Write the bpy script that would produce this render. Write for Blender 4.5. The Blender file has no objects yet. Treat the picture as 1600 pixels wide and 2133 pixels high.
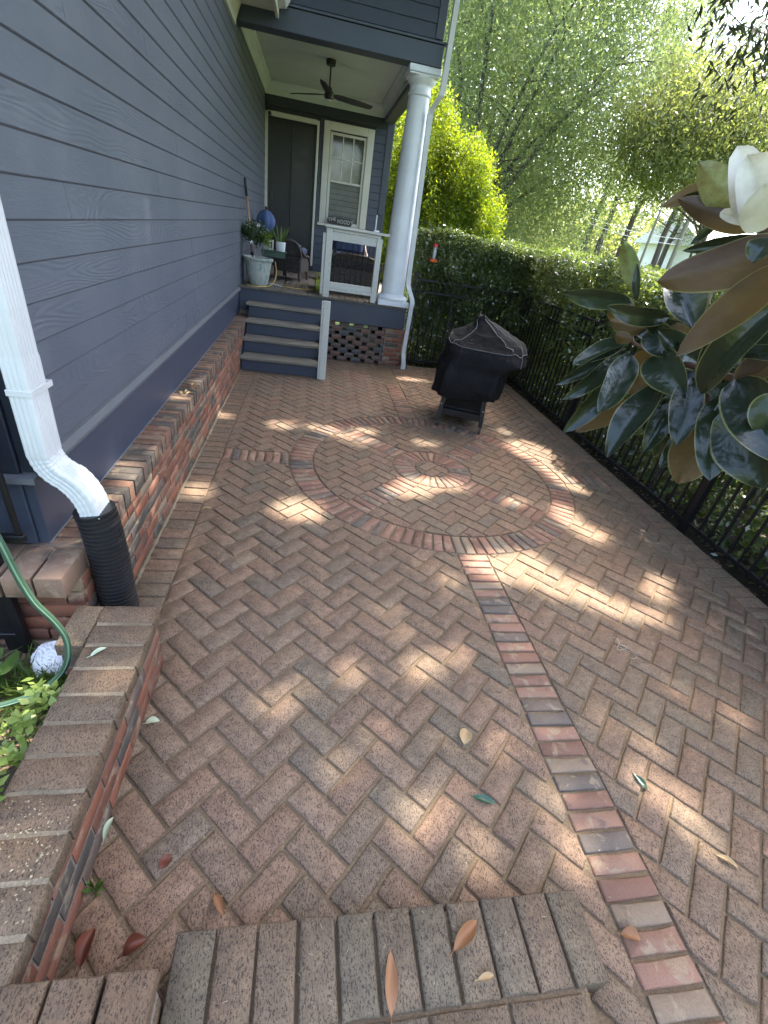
import bpy, bmesh, math, random
import numpy as np
from mathutils import Vector, Matrix, Quaternion
random.seed(7); RNG = np.random.default_rng(7)
S = bpy.context.scene
COL = S.collection
PI = math.pi
# ---------------------------------------------------------------- camera, sky, sun, exposure
cd = bpy.data.cameras.new('camera'); cam = bpy.data.objects.new('camera', cd); COL.objects.link(cam)
S.camera = cam
rt = Vector((0.981793, -0.126417, 0.141781)); up = Vector((-0.053228, 0.533397, 0.844189)); fw = Vector((0.182346, 0.836365, -0.516956))
mw = Matrix(((rt.x, up.x, -fw.x, 0), (rt.y, up.y, -fw.y, 0), (rt.z, up.z, -fw.z, 1.721), (0, 0, 0, 1)))
cam.matrix_world = mw
cd.sensor_fit = 'HORIZONTAL'; cd.sensor_width = 36; cd.lens = 953.96 / 1600 * 36
cd.clip_start = 0.05; cd.clip_end = 2000
S.render.resolution_x = 768; S.render.resolution_y = 1024
SUN_EL = math.radians(64); SUN_AZ = math.radians(42)      # azimuth from +Y towards +X
SD = Vector((math.sin(SUN_AZ) * math.cos(SUN_EL), math.cos(SUN_AZ) * math.cos(SUN_EL), math.sin(SUN_EL)))
W = bpy.data.worlds.new('World'); S.world = W; W.use_nodes = True
nt = W.node_tree; bgn = nt.nodes['Background']
sky = nt.nodes.new('ShaderNodeTexSky'); sky.sky_type = 'NISHITA'; sky.sun_disc = False
sky.sun_elevation = SUN_EL; sky.sun_rotation = SUN_AZ; sky.air_density = 1.0; sky.dust_density = 4.0; sky.ozone_density = 1.0
nt.links.new(sky.outputs[0], bgn.inputs[0]); bgn.inputs[1].default_value = 0.15
sl = bpy.data.lights.new('sun', 'SUN'); sl.energy = 2.4; sl.angle = math.radians(1.1); sl.color = (1, .93, .82)
so = bpy.data.objects.new('sun', sl); COL.objects.link(so); so.rotation_euler = SD.to_track_quat('Z', 'Y').to_euler(); so.location = (10, 10, 20)
S.view_settings.view_transform = 'Standard'; S.view_settings.look = 'None'; S.view_settings.gamma = 1
S.view_settings.use_curve_mapping = False; S.view_settings.exposure = 3.27
S.render.engine = 'CYCLES'; S.cycles.max_bounces = 8; S.cycles.transparent_max_bounces = 12

# ---------------------------------------------------------------- helpers
ORG = {}
def link(o): COL.objects.link(o); return o
def thing(name, label, cat, loc=(0, 0, 0), group=None):
    o = link(bpy.data.objects.new(name, None)); o.empty_display_size = .1
    o.location = loc; ORG[o] = Vector(loc); o['label'] = label; o['category'] = cat
    if group: o['group'] = group
    return o
def tag(o, label, cat, group=None, kind=None):
    o['label'] = label; o['category'] = cat
    if group: o['group'] = group
    if kind: o['kind'] = kind
    return o
class MB:
    def __init__(s): s.v = []; s.f = []
    def add(s, v, f):
        n = len(s.v); s.v += [tuple(p) for p in v]; s.f += [tuple(i + n for i in q) for q in f]; return s
    def box(s, x0, x1, y0, y1, z0, z1):
        return s.add([(x0,y0,z0),(x1,y0,z0),(x1,y1,z0),(x0,y1,z0),(x0,y0,z1),(x1,y0,z1),(x1,y1,z1),(x0,y1,z1)],
              [(3,2,1,0),(4,5,6,7),(0,1,5,4),(1,2,6,5),(2,3,7,6),(3,0,4,7)])
    def cbox(s, x0, x1, y0, y1, z0, z1, b=.004):
        # box with chamfered edges
        X = (x0, x1); Y = (y0, y1); Z = (z0, z1); v = []; idx = {}
        for i in (0, 1):
            for j in (0, 1):
                for k in (0, 1):
                    sx, sy, sz = 1 - 2*i, 1 - 2*j, 1 - 2*k
                    for a, p in enumerate(((X[i], Y[j]+sy*b, Z[k]+sz*b), (X[i]+sx*b, Y[j], Z[k]+sz*b), (X[i]+sx*b, Y[j]+sy*b, Z[k]))):
                        idx[i, j, k, a] = len(v); v.append(p)
        f = []
        for i in (0, 1): f.append([idx[i,0,0,0], idx[i,1,0,0], idx[i,1,1,0], idx[i,0,1,0]][::(1 if i else -1)])
        for j in (0, 1): f.append([idx[0,j,0,1], idx[1,j,0,1], idx[1,j,1,1], idx[0,j,1,1]][::(-1 if j else 1)])
        for k in (0, 1): f.append([idx[0,0,k,2], idx[1,0,k,2], idx[1,1,k,2], idx[0,1,k,2]][::(1 if k else -1)])
        for i in (0, 1):
            for j in (0, 1): f.append([idx[i,j,0,0], idx[i,j,1,0], idx[i,j,1,1], idx[i,j,0,1]])
        for i in (0, 1):
            for k in (0, 1): f.append([idx[i,0,k,0], idx[i,1,k,0], idx[i,1,k,2], idx[i,0,k,2]])
        for j in (0, 1):
            for k in (0, 1): f.append([idx[0,j,k,1], idx[1,j,k,1], idx[1,j,k,2], idx[0,j,k,2]])
        for i in (0, 1):
            for j in (0, 1):
                for k in (0, 1): f.append([idx[i,j,k,0], idx[i,j,k,1], idx[i,j,k,2]])
        return s.add(v, f)
    def tube(s, pts, r, n=8, cap=True):
        pts = [Vector(p) for p in pts]; m = len(pts)
        rr = r if isinstance(r, (list, tuple)) else [r] * m
        N = None; rings = []
        for i, p in enumerate(pts):
            t = (pts[min(i+1, m-1)] - pts[max(i-1, 0)]).normalized()
            if N is None:
                N = t.cross(Vector((0, 0, 1)));
                if N.length < .05: N = t.cross(Vector((1, 0, 0)))
                N.normalize()
            else:
                N = (N - t * N.dot(t)).normalized()
            B = t.cross(N)
            rings.append([p + (N * math.cos(2*PI*k/n) + B * math.sin(2*PI*k/n)) * rr[i] for k in range(n)])
        v = [q for R_ in rings for q in R_]; f = []
        for i in range(m-1):
            for k in range(n):
                f.append((i*n+k, i*n+(k+1) % n, (i+1)*n+(k+1) % n, (i+1)*n+k))
        if cap: f.append(tuple(range(n))[::-1]); f.append(tuple((m-1)*n+k for k in range(n)))
        return s.add(v, f)
    def lathe(s, prof, c, n=24, cap=True):
        v = [(c[0]+r*math.cos(2*PI*k/n), c[1]+r*math.sin(2*PI*k/n), c[2]+z) for r, z in prof for k in range(n)]
        f = [(i*n+k, i*n+(k+1) % n, (i+1)*n+(k+1) % n, (i+1)*n+k) for i in range(len(prof)-1) for k in range(n)]
        if cap: f.append(tuple(range(n))[::-1]); f.append(tuple((len(prof)-1)*n+k for k in range(n)))
        return s.add(v, f)
    def prism(s, poly, ax, a, b):
        # extrude 2D poly along axis ax from a to b
        n = len(poly)
        def P(p, h):
            q = list(p); q.insert(ax, h); return q
        return s.add([P(p, a) for p in poly] + [P(p, b) for p in poly],
                     [tuple(range(n))[::-1], tuple(range(n, 2*n))] + [(i, (i+1) % n, n+(i+1) % n, n+i) for i in range(n)])
    def rot(s, M):
        s.v = [tuple(M @ Vector(p)) for p in s.v]; return s
def mesh_of(name, mb, mat, smooth=False, fix=True):
    me = bpy.data.meshes.new(name); me.from_pydata(mb.v, [], mb.f)
    if fix:
        bm = bmesh.new(); bm.from_mesh(me); bmesh.ops.recalc_face_normals(bm, faces=bm.faces); bm.to_mesh(me); bm.free()
    if mat: me.materials.append(mat)
    if smooth:
        me.polygons.foreach_set('use_smooth', [True] * len(me.polygons))
        if smooth is not True:
            try: me.set_sharp_from_angle(angle=math.radians(smooth))
            except Exception: pass
    return me
def obj(name, mb, mat, parent=None, smooth=False, fix=True):
    if parent is not None:
        o_ = ORG[parent]
        mb.v = [(p[0]-o_.x, p[1]-o_.y, p[2]-o_.z) for p in mb.v]
    me = mesh_of(name, mb, mat, smooth, fix)
    o = link(bpy.data.objects.new(name, me)); o.parent = parent
    ORG[o] = Vector(ORG[parent]) if parent is not None else Vector((0, 0, 0))
    return o
def inst(name, me, parent, loc, rot=(0, 0, 0)):
    o = bpy.data.objects.new(name, me); COL.objects.link(o); o.parent = parent
    o.location = Vector(loc) - (ORG[parent] if parent is not None else Vector((0, 0, 0))); o.rotation_euler = rot
    ORG[o] = Vector(loc); return o
def struct(name, mb, mat, smooth=False):
    o = obj(name, mb, mat, None, smooth); o['kind'] = 'structure'; return o
def np_mesh(name, V, F, mat, parent=None, attr=None, smooth=False):
    """V (n,3), F (m,k) index arrays with constant k"""
    if parent is not None: V = V - np.array(ORG[parent])
    me = bpy.data.meshes.new(name); k = F.shape[1]
    me.vertices.add(len(V)); me.vertices.foreach_set('co', V.astype(np.float32).ravel())
    me.loops.add(F.size); me.loops.foreach_set('vertex_index', F.astype(np.int32).ravel())
    me.polygons.add(len(F)); me.polygons.foreach_set('loop_start', np.arange(0, F.size, k, dtype=np.int32))
    try: me.polygons.foreach_set('loop_total', np.full(len(F), k, dtype=np.int32))
    except Exception: pass
    me.update(calc_edges=True); me.validate()
    if attr is not None:
        a = me.attributes.new('rnd', 'FLOAT', 'FACE'); a.data.foreach_set('value', attr.astype(np.float32))
    if smooth: me.polygons.foreach_set('use_smooth', np.ones(len(F), dtype=bool))
    me.materials.append(mat)
    o = link(bpy.data.objects.new(name, me)); o.parent = parent
    ORG[o] = Vector(ORG[parent]) if parent is not None else Vector((0, 0, 0))
    return o

# ---------------------------------------------------------------- materials
class NB:
    def __init__(s, name):
        s.m = bpy.data.materials.new(name); s.m.use_nodes = True; s.t = s.m.node_tree
        s.p = s.t.nodes['Principled BSDF']; s.out = s.t.nodes['Material Output']
    def n(s, ty, **kw):
        nd = s.t.nodes.new(ty)
        for k, v in kw.items():
            if k.startswith('i_'):
                key = k[2:]; key = int(key) if key.isdigit() else key.replace('_', ' ')
                nd.inputs[key].default_value = v
            else: setattr(nd, k, v)
        return nd
    def l(s, a, b): s.t.links.new(a, b)
    def pos(s, scale=(1, 1, 1)):
        g = s.n('ShaderNodeNewGeometry'); m = s.n('ShaderNodeMapping'); m.inputs['Scale'].default_value = scale
        s.l(g.outputs['Position'], m.inputs[0]); return m.outputs[0]
    def objc(s, scale=(1, 1, 1)):
        g = s.n('ShaderNodeTexCoord'); m = s.n('ShaderNodeMapping'); m.inputs['Scale'].default_value = scale
        s.l(g.outputs['Object'], m.inputs[0]); return m.outputs[0]
    def noise(s, vec, scale, detail=4, rough=.6, dist=0):
        nd = s.n('ShaderNodeTexNoise'); nd.inputs['Scale'].default_value = scale; nd.inputs['Detail'].default_value = detail
        nd.inputs['Roughness'].default_value = rough; nd.inputs['Distortion'].default_value = dist
        s.l(vec, nd.inputs['Vector']); return nd.outputs['Fac']
    def ramp(s, fac, stops, mode='LINEAR'):
        r = s.n('ShaderNodeValToRGB'); r.color_ramp.interpolation = mode
        el = r.color_ramp.elements
        while len(el) > 1: el.remove(el[-1])
        el[0].position = stops[0][0]; el[0].color = c4(stops[0][1])
        for p, c in stops[1:]:
            e = el.new(p); e.color = c4(c)
        s.l(fac, r.inputs[0]); return r.outputs[0]
    def mix(s, fac, a, b, mode='MIX'):
        m = s.n('ShaderNodeMix', data_type='RGBA', blend_type=mode)
        for sock, val in ((m.inputs[0], fac), (m.inputs[6], a), (m.inputs[7], b)):
            if isinstance(val, (int, float)): sock.default_value = val
            elif isinstance(val, tuple): sock.default_value = c4(val)
            else: s.l(val, sock)
        return m.outputs[2]
    def math(s, op, a, b=0.0, c=None):
        m = s.n('ShaderNodeMath', operation=op)
        for i, val in enumerate((a, b) if c is None else (a, b, c)):
            if isinstance(val, (int, float)): m.inputs[i].default_value = val
            else: s.l(val, m.inputs[i])
        return m.outputs[0]
    def rnd(s):
        o = s.n('ShaderNodeObjectInfo'); a = s.n('ShaderNodeAttribute', attribute_name='rnd')
        return s.math('FRACT', s.math('ADD', o.outputs['Random'], a.outputs['Fac']))
    def bump(s, h, strength=.5, dist=.01, prev=None):
        b = s.n('ShaderNodeBump'); b.inputs['Strength'].default_value = strength; b.inputs['Distance'].default_value = dist
        s.l(h, b.inputs['Height'])
        if prev is not None: s.l(prev, b.inputs['Normal'])
        s.l(b.outputs[0], s.p.inputs['Normal']); return b.outputs[0]
    def col(s, c):
        if isinstance(c, tuple): s.p.inputs['Base Color'].default_value = c4(c)
        else: s.l(c, s.p.inputs['Base Color'])
    def rough(s, r, spec=.5):
        if isinstance(r, (int, float)): s.p.inputs['Roughness'].default_value = r
        else: s.l(r, s.p.inputs['Roughness'])
        s.p.inputs['Specular IOR Level'].default_value = spec
def c4(c): return (c[0], c[1], c[2], 1) if len(c) == 3 else c
def simple(name, c, rough=.6, spec=.5, var=.15, nscale=8, bump=0, metal=0, bscale=60):
    b = NB(name); v = b.pos(); n = b.noise(v, nscale, 5)
    lo = tuple(x * (1 - var) for x in c); hi = tuple(min(1, x * (1 + var)) for x in c)
    b.col(b.ramp(n, [(.3, lo), (.7, hi)])); b.rough(rough, spec); b.p.inputs['Metallic'].default_value = metal
    if bump: b.bump(b.noise(v, bscale, 4), bump, .003)
    return b.m
def m_paver(name='paver', stops=None):
    b = NB(name); v = b.pos(); r = b.rnd()
    base = b.ramp(r, stops or [(0, (.215, .140, .093)), (.18, (.24, .15, .100)), (.36, (.19, .138, .095)), (.5, (.228, .138, .092)), (.66, (.17, .13, .094)), (.8, (.25, .163, .11)), (.9, (.2, .143, .098)), (1, (.20, .122, .082))])
    big = b.noise(v, 2.2, 4, .6)
    base = b.mix(b.ramp(big, [(.38, (0, 0, 0)), (.65, (1, 1, 1))]), base, b.mix(.28, base, (.125, .104, .068)))
    mid = b.noise(v, 24, 5, .65)
    base = b.mix(.7, base, b.ramp(mid, [(.3, (.6, .6, .6)), (.7, (1.3, 1.28, 1.25))]), 'MULTIPLY')
    # dark iron spots and pits, small and elongated
    sp = b.n('ShaderNodeTexVoronoi', feature='F1'); sp.inputs['Scale'].default_value = 150
    dv = b.n('ShaderNodeVectorMath', operation='ADD'); nz = b.n('ShaderNodeTexNoise'); nz.inputs['Scale'].default_value = 130
    b.l(v, nz.inputs['Vector']); sc = b.n('ShaderNodeVectorMath', operation='SCALE'); sc.inputs['Scale'].default_value = .008
    b.l(nz.outputs['Color'], sc.inputs[0]); b.l(v, dv.inputs[0]); b.l(sc.outputs[0], dv.inputs[1]); b.l(dv.outputs[0], sp.inputs['Vector'])
    dens = b.noise(v, 34, 3, .6)
    thr = b.math('MULTIPLY', dens, .62)
    spot = b.math('LESS_THAN', sp.outputs['Distance'], b.math('SUBTRACT', thr, .07))
    fine = b.noise(v, 420, 3, .7)
    ms_ = b.n('ShaderNodeMapping'); ms_.inputs['Scale'].default_value = (1.0, .42, 1.0); ms_.inputs['Rotation'].default_value = (0, 0, .3); b.l(v, ms_.inputs[0])
    strk = b.noise(ms_.outputs[0], 250, 2, .6); base = b.mix(1.0, base, b.ramp(strk, [(.36, (.42, .4, .38)), (.46, (1, 1, 1)), (.62, (1.12, 1.12, 1.1))]), 'MULTIPLY')
    base = b.mix(b.math('MULTIPLY', spot, .8), base, (.038, .03, .027))
    base = b.mix(.5, base, b.ramp(fine, [(.3, (.5, .5, .5)), (.72, (1.45, 1.43, 1.4))]), 'MULTIPLY')
    # mossy green film towards the wall edge
    ms = b.noise(v, 1.3, 3, .5); b.col(b.mix(b.ramp(ms, [(.55, (0, 0, 0)), (.75, (.22, .22, .22))]), base, (.11, .115, .07)))
    b.rough(.82, .35)
    h = b.math('ADD', b.math('MULTIPLY', mid, .6), b.math('MULTIPLY', fine, .5)); h = b.math('SUBTRACT', h, b.math('MULTIPLY', spot, .35))
    b.bump(h, .7, .0045); return b.m
def m_brick(name='salvaged_brick', stops=None, pale=.5):
    b = NB(name); v = b.pos(); r = b.rnd()
    stops = stops or [(0, (.22, .085, .05)), (.16, (.17, .07, .045)), (.3, (.25, .115, .075)), (.42, (.085, .072, .062)), (.52, (.2, .09, .06)), (.64, (.12, .085, .068)), (.74, (.24, .105, .065)), (.84, (.27, .19, .125)), (.9, (.15, .065, .045)), (1, (.21, .09, .06))]
    base = b.ramp(r, stops, 'CONSTANT')
    n1 = b.noise(v, 13, 4, .6, .6)
    base = b.mix(b.ramp(n1, [(.56, (0, 0, 0)), (.62, (pale, pale, pale))]), base, (.30, .235, .155))
    n2 = b.noise(v, 9, 3, .6); base = b.mix(b.ramp(n2, [(.6, (0, 0, 0)), (.66, (.5, .5, .5))]), base, (.06, .055, .056))
    fine = b.noise(v, 260, 4, .7); mid = b.noise(v, 45, 4, .6)
    base = b.mix(.6, base, b.ramp(fine, [(.3, (.6, .6, .6)), (.7, (1.3, 1.3, 1.3))]), 'MULTIPLY')
    b.col(base); b.rough(.85, .3)
    b.bump(b.math('ADD', b.math('MULTIPLY', mid, .7), b.math('MULTIPLY', fine, .4)), .6, .004); return b.m
def m_mortar(name, c):
    b = NB(name); v = b.pos(); a = b.noise(v, 140, 5, .7); g = b.noise(v, 3, 3)
    col = b.ramp(a, [(.3, tuple(x * .55 for x in c)), (.7, tuple(x * 1.25 for x in c))])
    col = b.mix(b.ramp(g, [(.4, (0, 0, 0)), (.65, (.6, .6, .6))]), col, (.10, .076, .05))
    b.col(col); b.rough(.95, .2); b.bump(a, .8, .006); return b.m
def m_siding():
    b = NB('navy_siding'); v = b.pos(); r = b.rnd()
    # embossed cedar grain: warped bands stretched along the board
    mp = b.n('ShaderNodeMapping'); mp.inputs['Scale'].default_value = (1, .16, 1); b.l(v, mp.inputs[0])
    off = b.n('ShaderNodeCombineXYZ'); b.l(b.math('MULTIPLY', r, 9.0), off.inputs[1]); b.l(b.math('MULTIPLY', r, 31.0), off.inputs[2])
    ad = b.n('ShaderNodeVectorMath', operation='ADD'); b.l(mp.outputs[0], ad.inputs[0]); b.l(off.outputs[0], ad.inputs[1])
    wv = b.n('ShaderNodeTexNoise'); wv.inputs['Scale'].default_value = 5.5; wv.inputs['Detail'].default_value = 1.5
    b.l(ad.outputs[0], wv.inputs['Vector'])
    bands = b.math('SINE', b.math('MULTIPLY', wv.outputs['Fac'], 175.0))
    mask = b.noise(ad.outputs[0], 3.1, 2, .5)
    mask = b.ramp(mask, [(.45, (.12, .12, .12)), (.6, (1, 1, 1))])
    m2 = b.n('ShaderNodeMapping'); m2.inputs['Scale'].default_value = (1, .08, 1); b.l(v, m2.inputs[0])
    fib = b.noise(m2.outputs[0], 260, 3, .6)
    hh = b.math('ADD', b.math('MULTIPLY', b.math('MULTIPLY', bands, .5), mask), b.math('MULTIPLY', fib, .8))
    dirt = b.noise(v, 1.7, 5, .6)
    col = b.mix(b.ramp(dirt, [(.4, (0, 0, 0)), (.7, (1, 1, 1))]), (.080, .090, .112), (.104, .113, .133))
    col = b.mix(b.ramp(b.noise(v, 55, 5, .7), [(.62, (0, 0, 0)), (.75, (.3, .3, .3))]), col, (.17, .18, .19))
    b.col(col); b.rough(.42, .5); b.bump(hh, .4, .0035); return b.m
def m_paint(name, c, rough=.45, wear=0, spec=.5, nscale=3):
    b = NB(name); v = b.pos(); n = b.noise(v, nscale, 5, .6)
    col = b.ramp(n, [(.3, tuple(x * .86 for x in c)), (.7, c)])
    if wear:
        w = b.noise(v, 38, 5, .75)
        col = b.mix(b.ramp(w, [(.66 - wear * .1, (0, 0, 0)), (.7 - wear * .1, (1, 1, 1))]), col, (.2, .17, .13))
    b.col(col); b.rough(rough, spec); b.bump(b.noise(v, 30, 3), .15, .002); return b.m
def m_wood(name, c1, c2, ax=1, rough=.75):
    b = NB(name); s_ = [18, 18, 18]; s_[ax] = 1.2; v = b.pos(tuple(s_)); r = b.rnd()
    n = b.noise(v, 3, 5, .65, .4); f = b.noise(v, 14, 4, .7)
    col = b.ramp(n, [(.3, c1), (.7, c2)]); col = b.mix(.45, col, b.ramp(r, [(0, (.7, .7, .7)), (1, (1.25, 1.22, 1.2))]), 'MULTIPLY')
    col = b.mix(b.ramp(f, [(.6, (0, 0, 0)), (.7, (.5, .5, .5))]), col, tuple(x * .4 for x in c1))
    b.col(col); b.rough(rough, .3); b.bump(b.math('ADD', n, f), .5, .004); return b.m
def m_leaf(name, cols, trans=.35, rough=.5, tcol=None, spec=.4, patch=None):
    b = NB(name); g = b.rnd(); v = b.pos()
    k = len(cols) - 1
    col = b.ramp(g, [(i / k, c) for i, c in enumerate(cols)])
    if patch:
        n = b.noise(v, patch, 3); col = b.mix(.5, col, b.ramp(n, [(.35, (.6, .62, .6)), (.65, (1.3, 1.28, 1.1))]), 'MULTIPLY')
    b.col(col); b.rough(rough, spec)
    tr = b.n('ShaderNodeBsdfTranslucent')
    tc = b.mix(1.0, col, tcol or (1.9, 2.0, .7), 'MULTIPLY'); b.l(tc, tr.inputs['Color'])
    mx = b.n('ShaderNodeMixShader'); mx.inputs[0].default_value = trans
    b.l(b.p.outputs[0], mx.inputs[1]); b.l(tr.outputs[0], mx.inputs[2]); b.l(mx.outputs[0], b.out.inputs['Surface']); return b.m
M = {}
M['paver'] = m_paver()
M['brick'] = m_brick()
M['accent'] = m_brick('accent_brick', [(0, (.23, .122, .084)), (.15, (.25, .145, .1)), (.3, (.185, .1, .07)), (.42, (.125, .1, .082)), (.52, (.26, .145, .10)), (.62, (.15, .11, .085)), (.7, (.23, .13, .09)), (.8, (.22, .16, .11)), (.88, (.2, .11, .078)), (1, (.23, .13, .09))], .6)
M['cap'] = m_paver('cap_brick', [(0, (.145, .10, .065)), (.3, (.16, .10, .062)), (.5, (.125, .098, .067)), (.7, (.172, .112, .07)), (1, (.14, .085, .056))])
M['steppaver'] = m_paver('step_brick', [(0, (.15, .11, .072)), (.3, (.165, .116, .076)), (.5, (.128, .102, .072)), (.75, (.17, .112, .072)), (1, (.133, .101, .07))])
M['ledgeb'] = m_brick('ledge_brick', [(0, (.16, .088, .058)), (.2, (.10, .077, .06)), (.38, (.19, .095, .063)), (.5, (.085, .07, .057)), (.65, (.145, .095, .068)), (.8, (.2, .125, .083)), (1, (.14, .09, .065))], .45)
M['darkbrick'] = m_brick('dark_brick', [(0, (.12, .085, .075)), (.3, (.15, .085, .07)), (.55, (.085, .082, .085)), (.8, (.17, .09, .07)), (1, (.11, .095, .09))], .1)
M['sandjoint'] = m_mortar('sand_joint', (.20, .142, .088))
M['mortar'] = m_mortar('wall_mortar', (.27, .215, .145))
M['mortardark'] = m_mortar('grey_mortar', (.27, .24, .2))
M['soil'] = m_mortar('soil', (.075, .055, .04))
M['siding'] = m_siding()
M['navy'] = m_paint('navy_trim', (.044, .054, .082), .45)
M['navyshade'] = m_paint('shaded_navy_trim', (.014, .018, .030), .4)  # darker copy of the navy trim, porch and corner shade painted into it
M['greytrim'] = m_paint('weathered_grey_cap', (.095, .10, .11), .6)
M['white'] = m_paint('white_paint', (.74, .76, .78), .35)
M['ds'] = m_paint('white_downspout', (.58, .58, .57), .35, 0, .5, 6)
M['cream'] = m_paint('cream_trim', (.55, .54, .47), .5)
M['wornwhite'] = m_paint('chipped_white_paint', (.55, .54, .49), .5, .5)
M['ceil'] = m_paint('pale_ceiling', (.50, .54, .53), .5)
M['deck'] = m_wood('deck_wood', (.075, .066, .055), (.15, .135, .112), 1)
M['tread'] = m_wood('tread_wood', (.12, .105, .085), (.28, .25, .2), 0)
M['iron'] = simple('black_iron', (.006, .006, .007), .45, .4)
M['black'] = simple('black_plastic', (.014, .014, .015), .38, .5)
M['rubber'] = simple('black_rubber', (.02, .02, .021), .5)
M['silver'] = simple('chrome_bolt', (.6, .6, .6), .3, .5, metal=1)
M['bark'] = m_wood('bark', (.05, .042, .035), (.12, .1, .085), 2, .9)
M['palebark'] = m_wood('pale_bark', (.16, .14, .115), (.3, .27, .23), 2, .9)
# ---------------------------------------------------------------- patio
def area(P): return .5 * sum(P[i][0]*P[(i+1) % len(P)][1] - P[(i+1) % len(P)][0]*P[i][1] for i in range(len(P)))
def clip(P, a, b, c):
    """keep a*x+b*y<=c"""
    out = []
    for i in range(len(P)):
        p, q = P[i], P[(i+1) % len(P)]; dp = a*p[0]+b*p[1]-c; dq = a*q[0]+b*q[1]-c
        if dp <= 0: out.append(p)
        if (dp < 0 < dq) or (dq < 0 < dp):
            t = dp/(dp-dq); out.append((p[0]+t*(q[0]-p[0]), p[1]+t*(q[1]-p[1])))
    return out
def clean(P):
    out = []
    for p in P:
        if not out or math.hypot(p[0]-out[-1][0], p[1]-out[-1][1]) > .004: out.append(p)
    while len(out) > 1 and math.hypot(out[0][0]-out[-1][0], out[0][1]-out[-1][1]) < .004: out.pop()
    return out
def slab(poly, z0, z1, rnd, jit=.0009, bev=.0035, seg=.05, mb=None, offset=(0, 0), dz=0):
    """one brick: convex outline with uneven edges and a rounded top arris"""
    mb = mb or MB(); cx = sum(p[0] for p in poly)/len(poly); cy = sum(p[1] for p in poly)/len(poly)
    ring = []
    for i in range(len(poly)):
        p, q = poly[i], poly[(i+1) % len(poly)]; d = math.hypot(q[0]-p[0], q[1]-p[1]); k = max(1, int(d/seg))
        for j in range(k):
            t = j/k; ring.append((p[0]+t*(q[0]-p[0])+rnd.uniform(-jit, jit), p[1]+t*(q[1]-p[1])+rnd.uniform(-jit, jit)))
    n = len(ring); tx, ty = rnd.uniform(-1, 1)*.006, rnd.uniform(-1, 1)*.006
    def top(x, y, e): return z1 + dz + (x-cx)*tx + (y-cy)*ty - e
    v = [(x, y, z0) for x, y in ring]
    v += [(x, y, top(x, y, bev*rnd.uniform(.7, 1.5))) for x, y in ring]
    for x, y in ring:
        d = math.hypot(x-cx, y-cy) or 1; s_ = 1 - min(.4, bev*1.35/d); v.append((cx+(x-cx)*s_, cy+(y-cy)*s_, top(x, y, bev*.12)))
    f = [(i, (i+1) % n, n+(i+1) % n, n+i) for i in range(n)] + [(n+i, n+(i+1) % n, 2*n+(i+1) % n, 2*n+i) for i in range(n)] + [tuple(range(2*n, 3*n))]
    mb.add([(x-offset[0], y-offset[1], z) for x, y, z in v], f); return mb
CX, CY, RO, RI = 1.140, 3.565, 1.247, 1.047
W4 = .1016; JT = .0105; rp = random.Random(3)
gx, gy = -.142, .989; r2 = math.sqrt(.5)
def pq(p, q): return (gx + (q - p) * r2 * W4, gy + (q + p) * r2 * W4)
PX0, PX1, PY0, PY1 = -.83, 3.06, -1.6, 7.2
LB, RB = -.64, 2.865                                     # inner edges of the two soldier borders
g = JT / 2
def regions(poly):
    """split one herringbone paver by bands, circle and borders"""
    out = []; cx = sum(p[0] for p in poly)/4; cy = sum(p[1] for p in poly)/4
    for sx in (-1, 1):
        for sy in (-1, 1):
            P = clip(poly, 1, 0, CX-.1-g) if sx < 0 else clip(poly, -1, 0, -(CX+.1+g))
            if not P: continue
            yb = .1 + g
            P = clip(P, 0, 1, CY-yb) if sy < 0 else clip(P, 0, -1, -(CY+yb))
            if not P: continue
            P = clip(clip(P, -1, 0, -(LB+g)), 1, 0, RB-g)
            if not P: continue
            P = clip(P, 0, 1, PY1 - .21) if P else P
            if not P: continue
            mx = sum(p[0] for p in P)/len(P)-CX; my = sum(p[1] for p in P)/len(P)-CY; d = math.hypot(mx, my) or 1
            P = clip(P, -mx/d, -my/d, -(RO+g) - (mx*CX+my*CY)/d) if d < RO + .25 else P
            if P: out.append(P)
    if math.hypot(cx-CX, cy-CY) < RI + .15:
        base = poly
        for k in range(48):
            a = 2*PI*k/48; ca, sa = math.cos(a), math.sin(a); base = clip(base, ca, sa, RI-g+ca*CX+sa*CY)
            if not base: break
        if base:
            for s1 in (-1, 1):
                for s2 in (-1, 1):
                    # diagonals
                    P = clip(base, s1*r2, s1*r2, -(.1+g)+s1*r2*(CX+CY)); P = P and clip(P, s2*r2, -s2*r2, -(.1+g)+s2*r2*(CX-CY))
                    if not P: continue
                    mx = sum(p[0] for p in P)/len(P)-CX; my = sum(p[1] for p in P)/len(P)-CY; d = math.hypot(mx, my) or 1
                    P = clip(P, -mx/d, -my/d, -(.352+g) - (mx*CX+my*CY)/d)
                    if P: out.append(P)
            P = base
            for k in range(24):
                a = 2*PI*k/24; ca, sa = math.cos(a), math.sin(a); P = clip(P, ca, sa, .15-g+ca*CX+sa*CY)
                if not P: break
            if P: out.append(P)
    return out
pieces = []                                              # (polygon, whole?, direction)
WALLX = -.545                                            # patio face of the low wall
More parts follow.
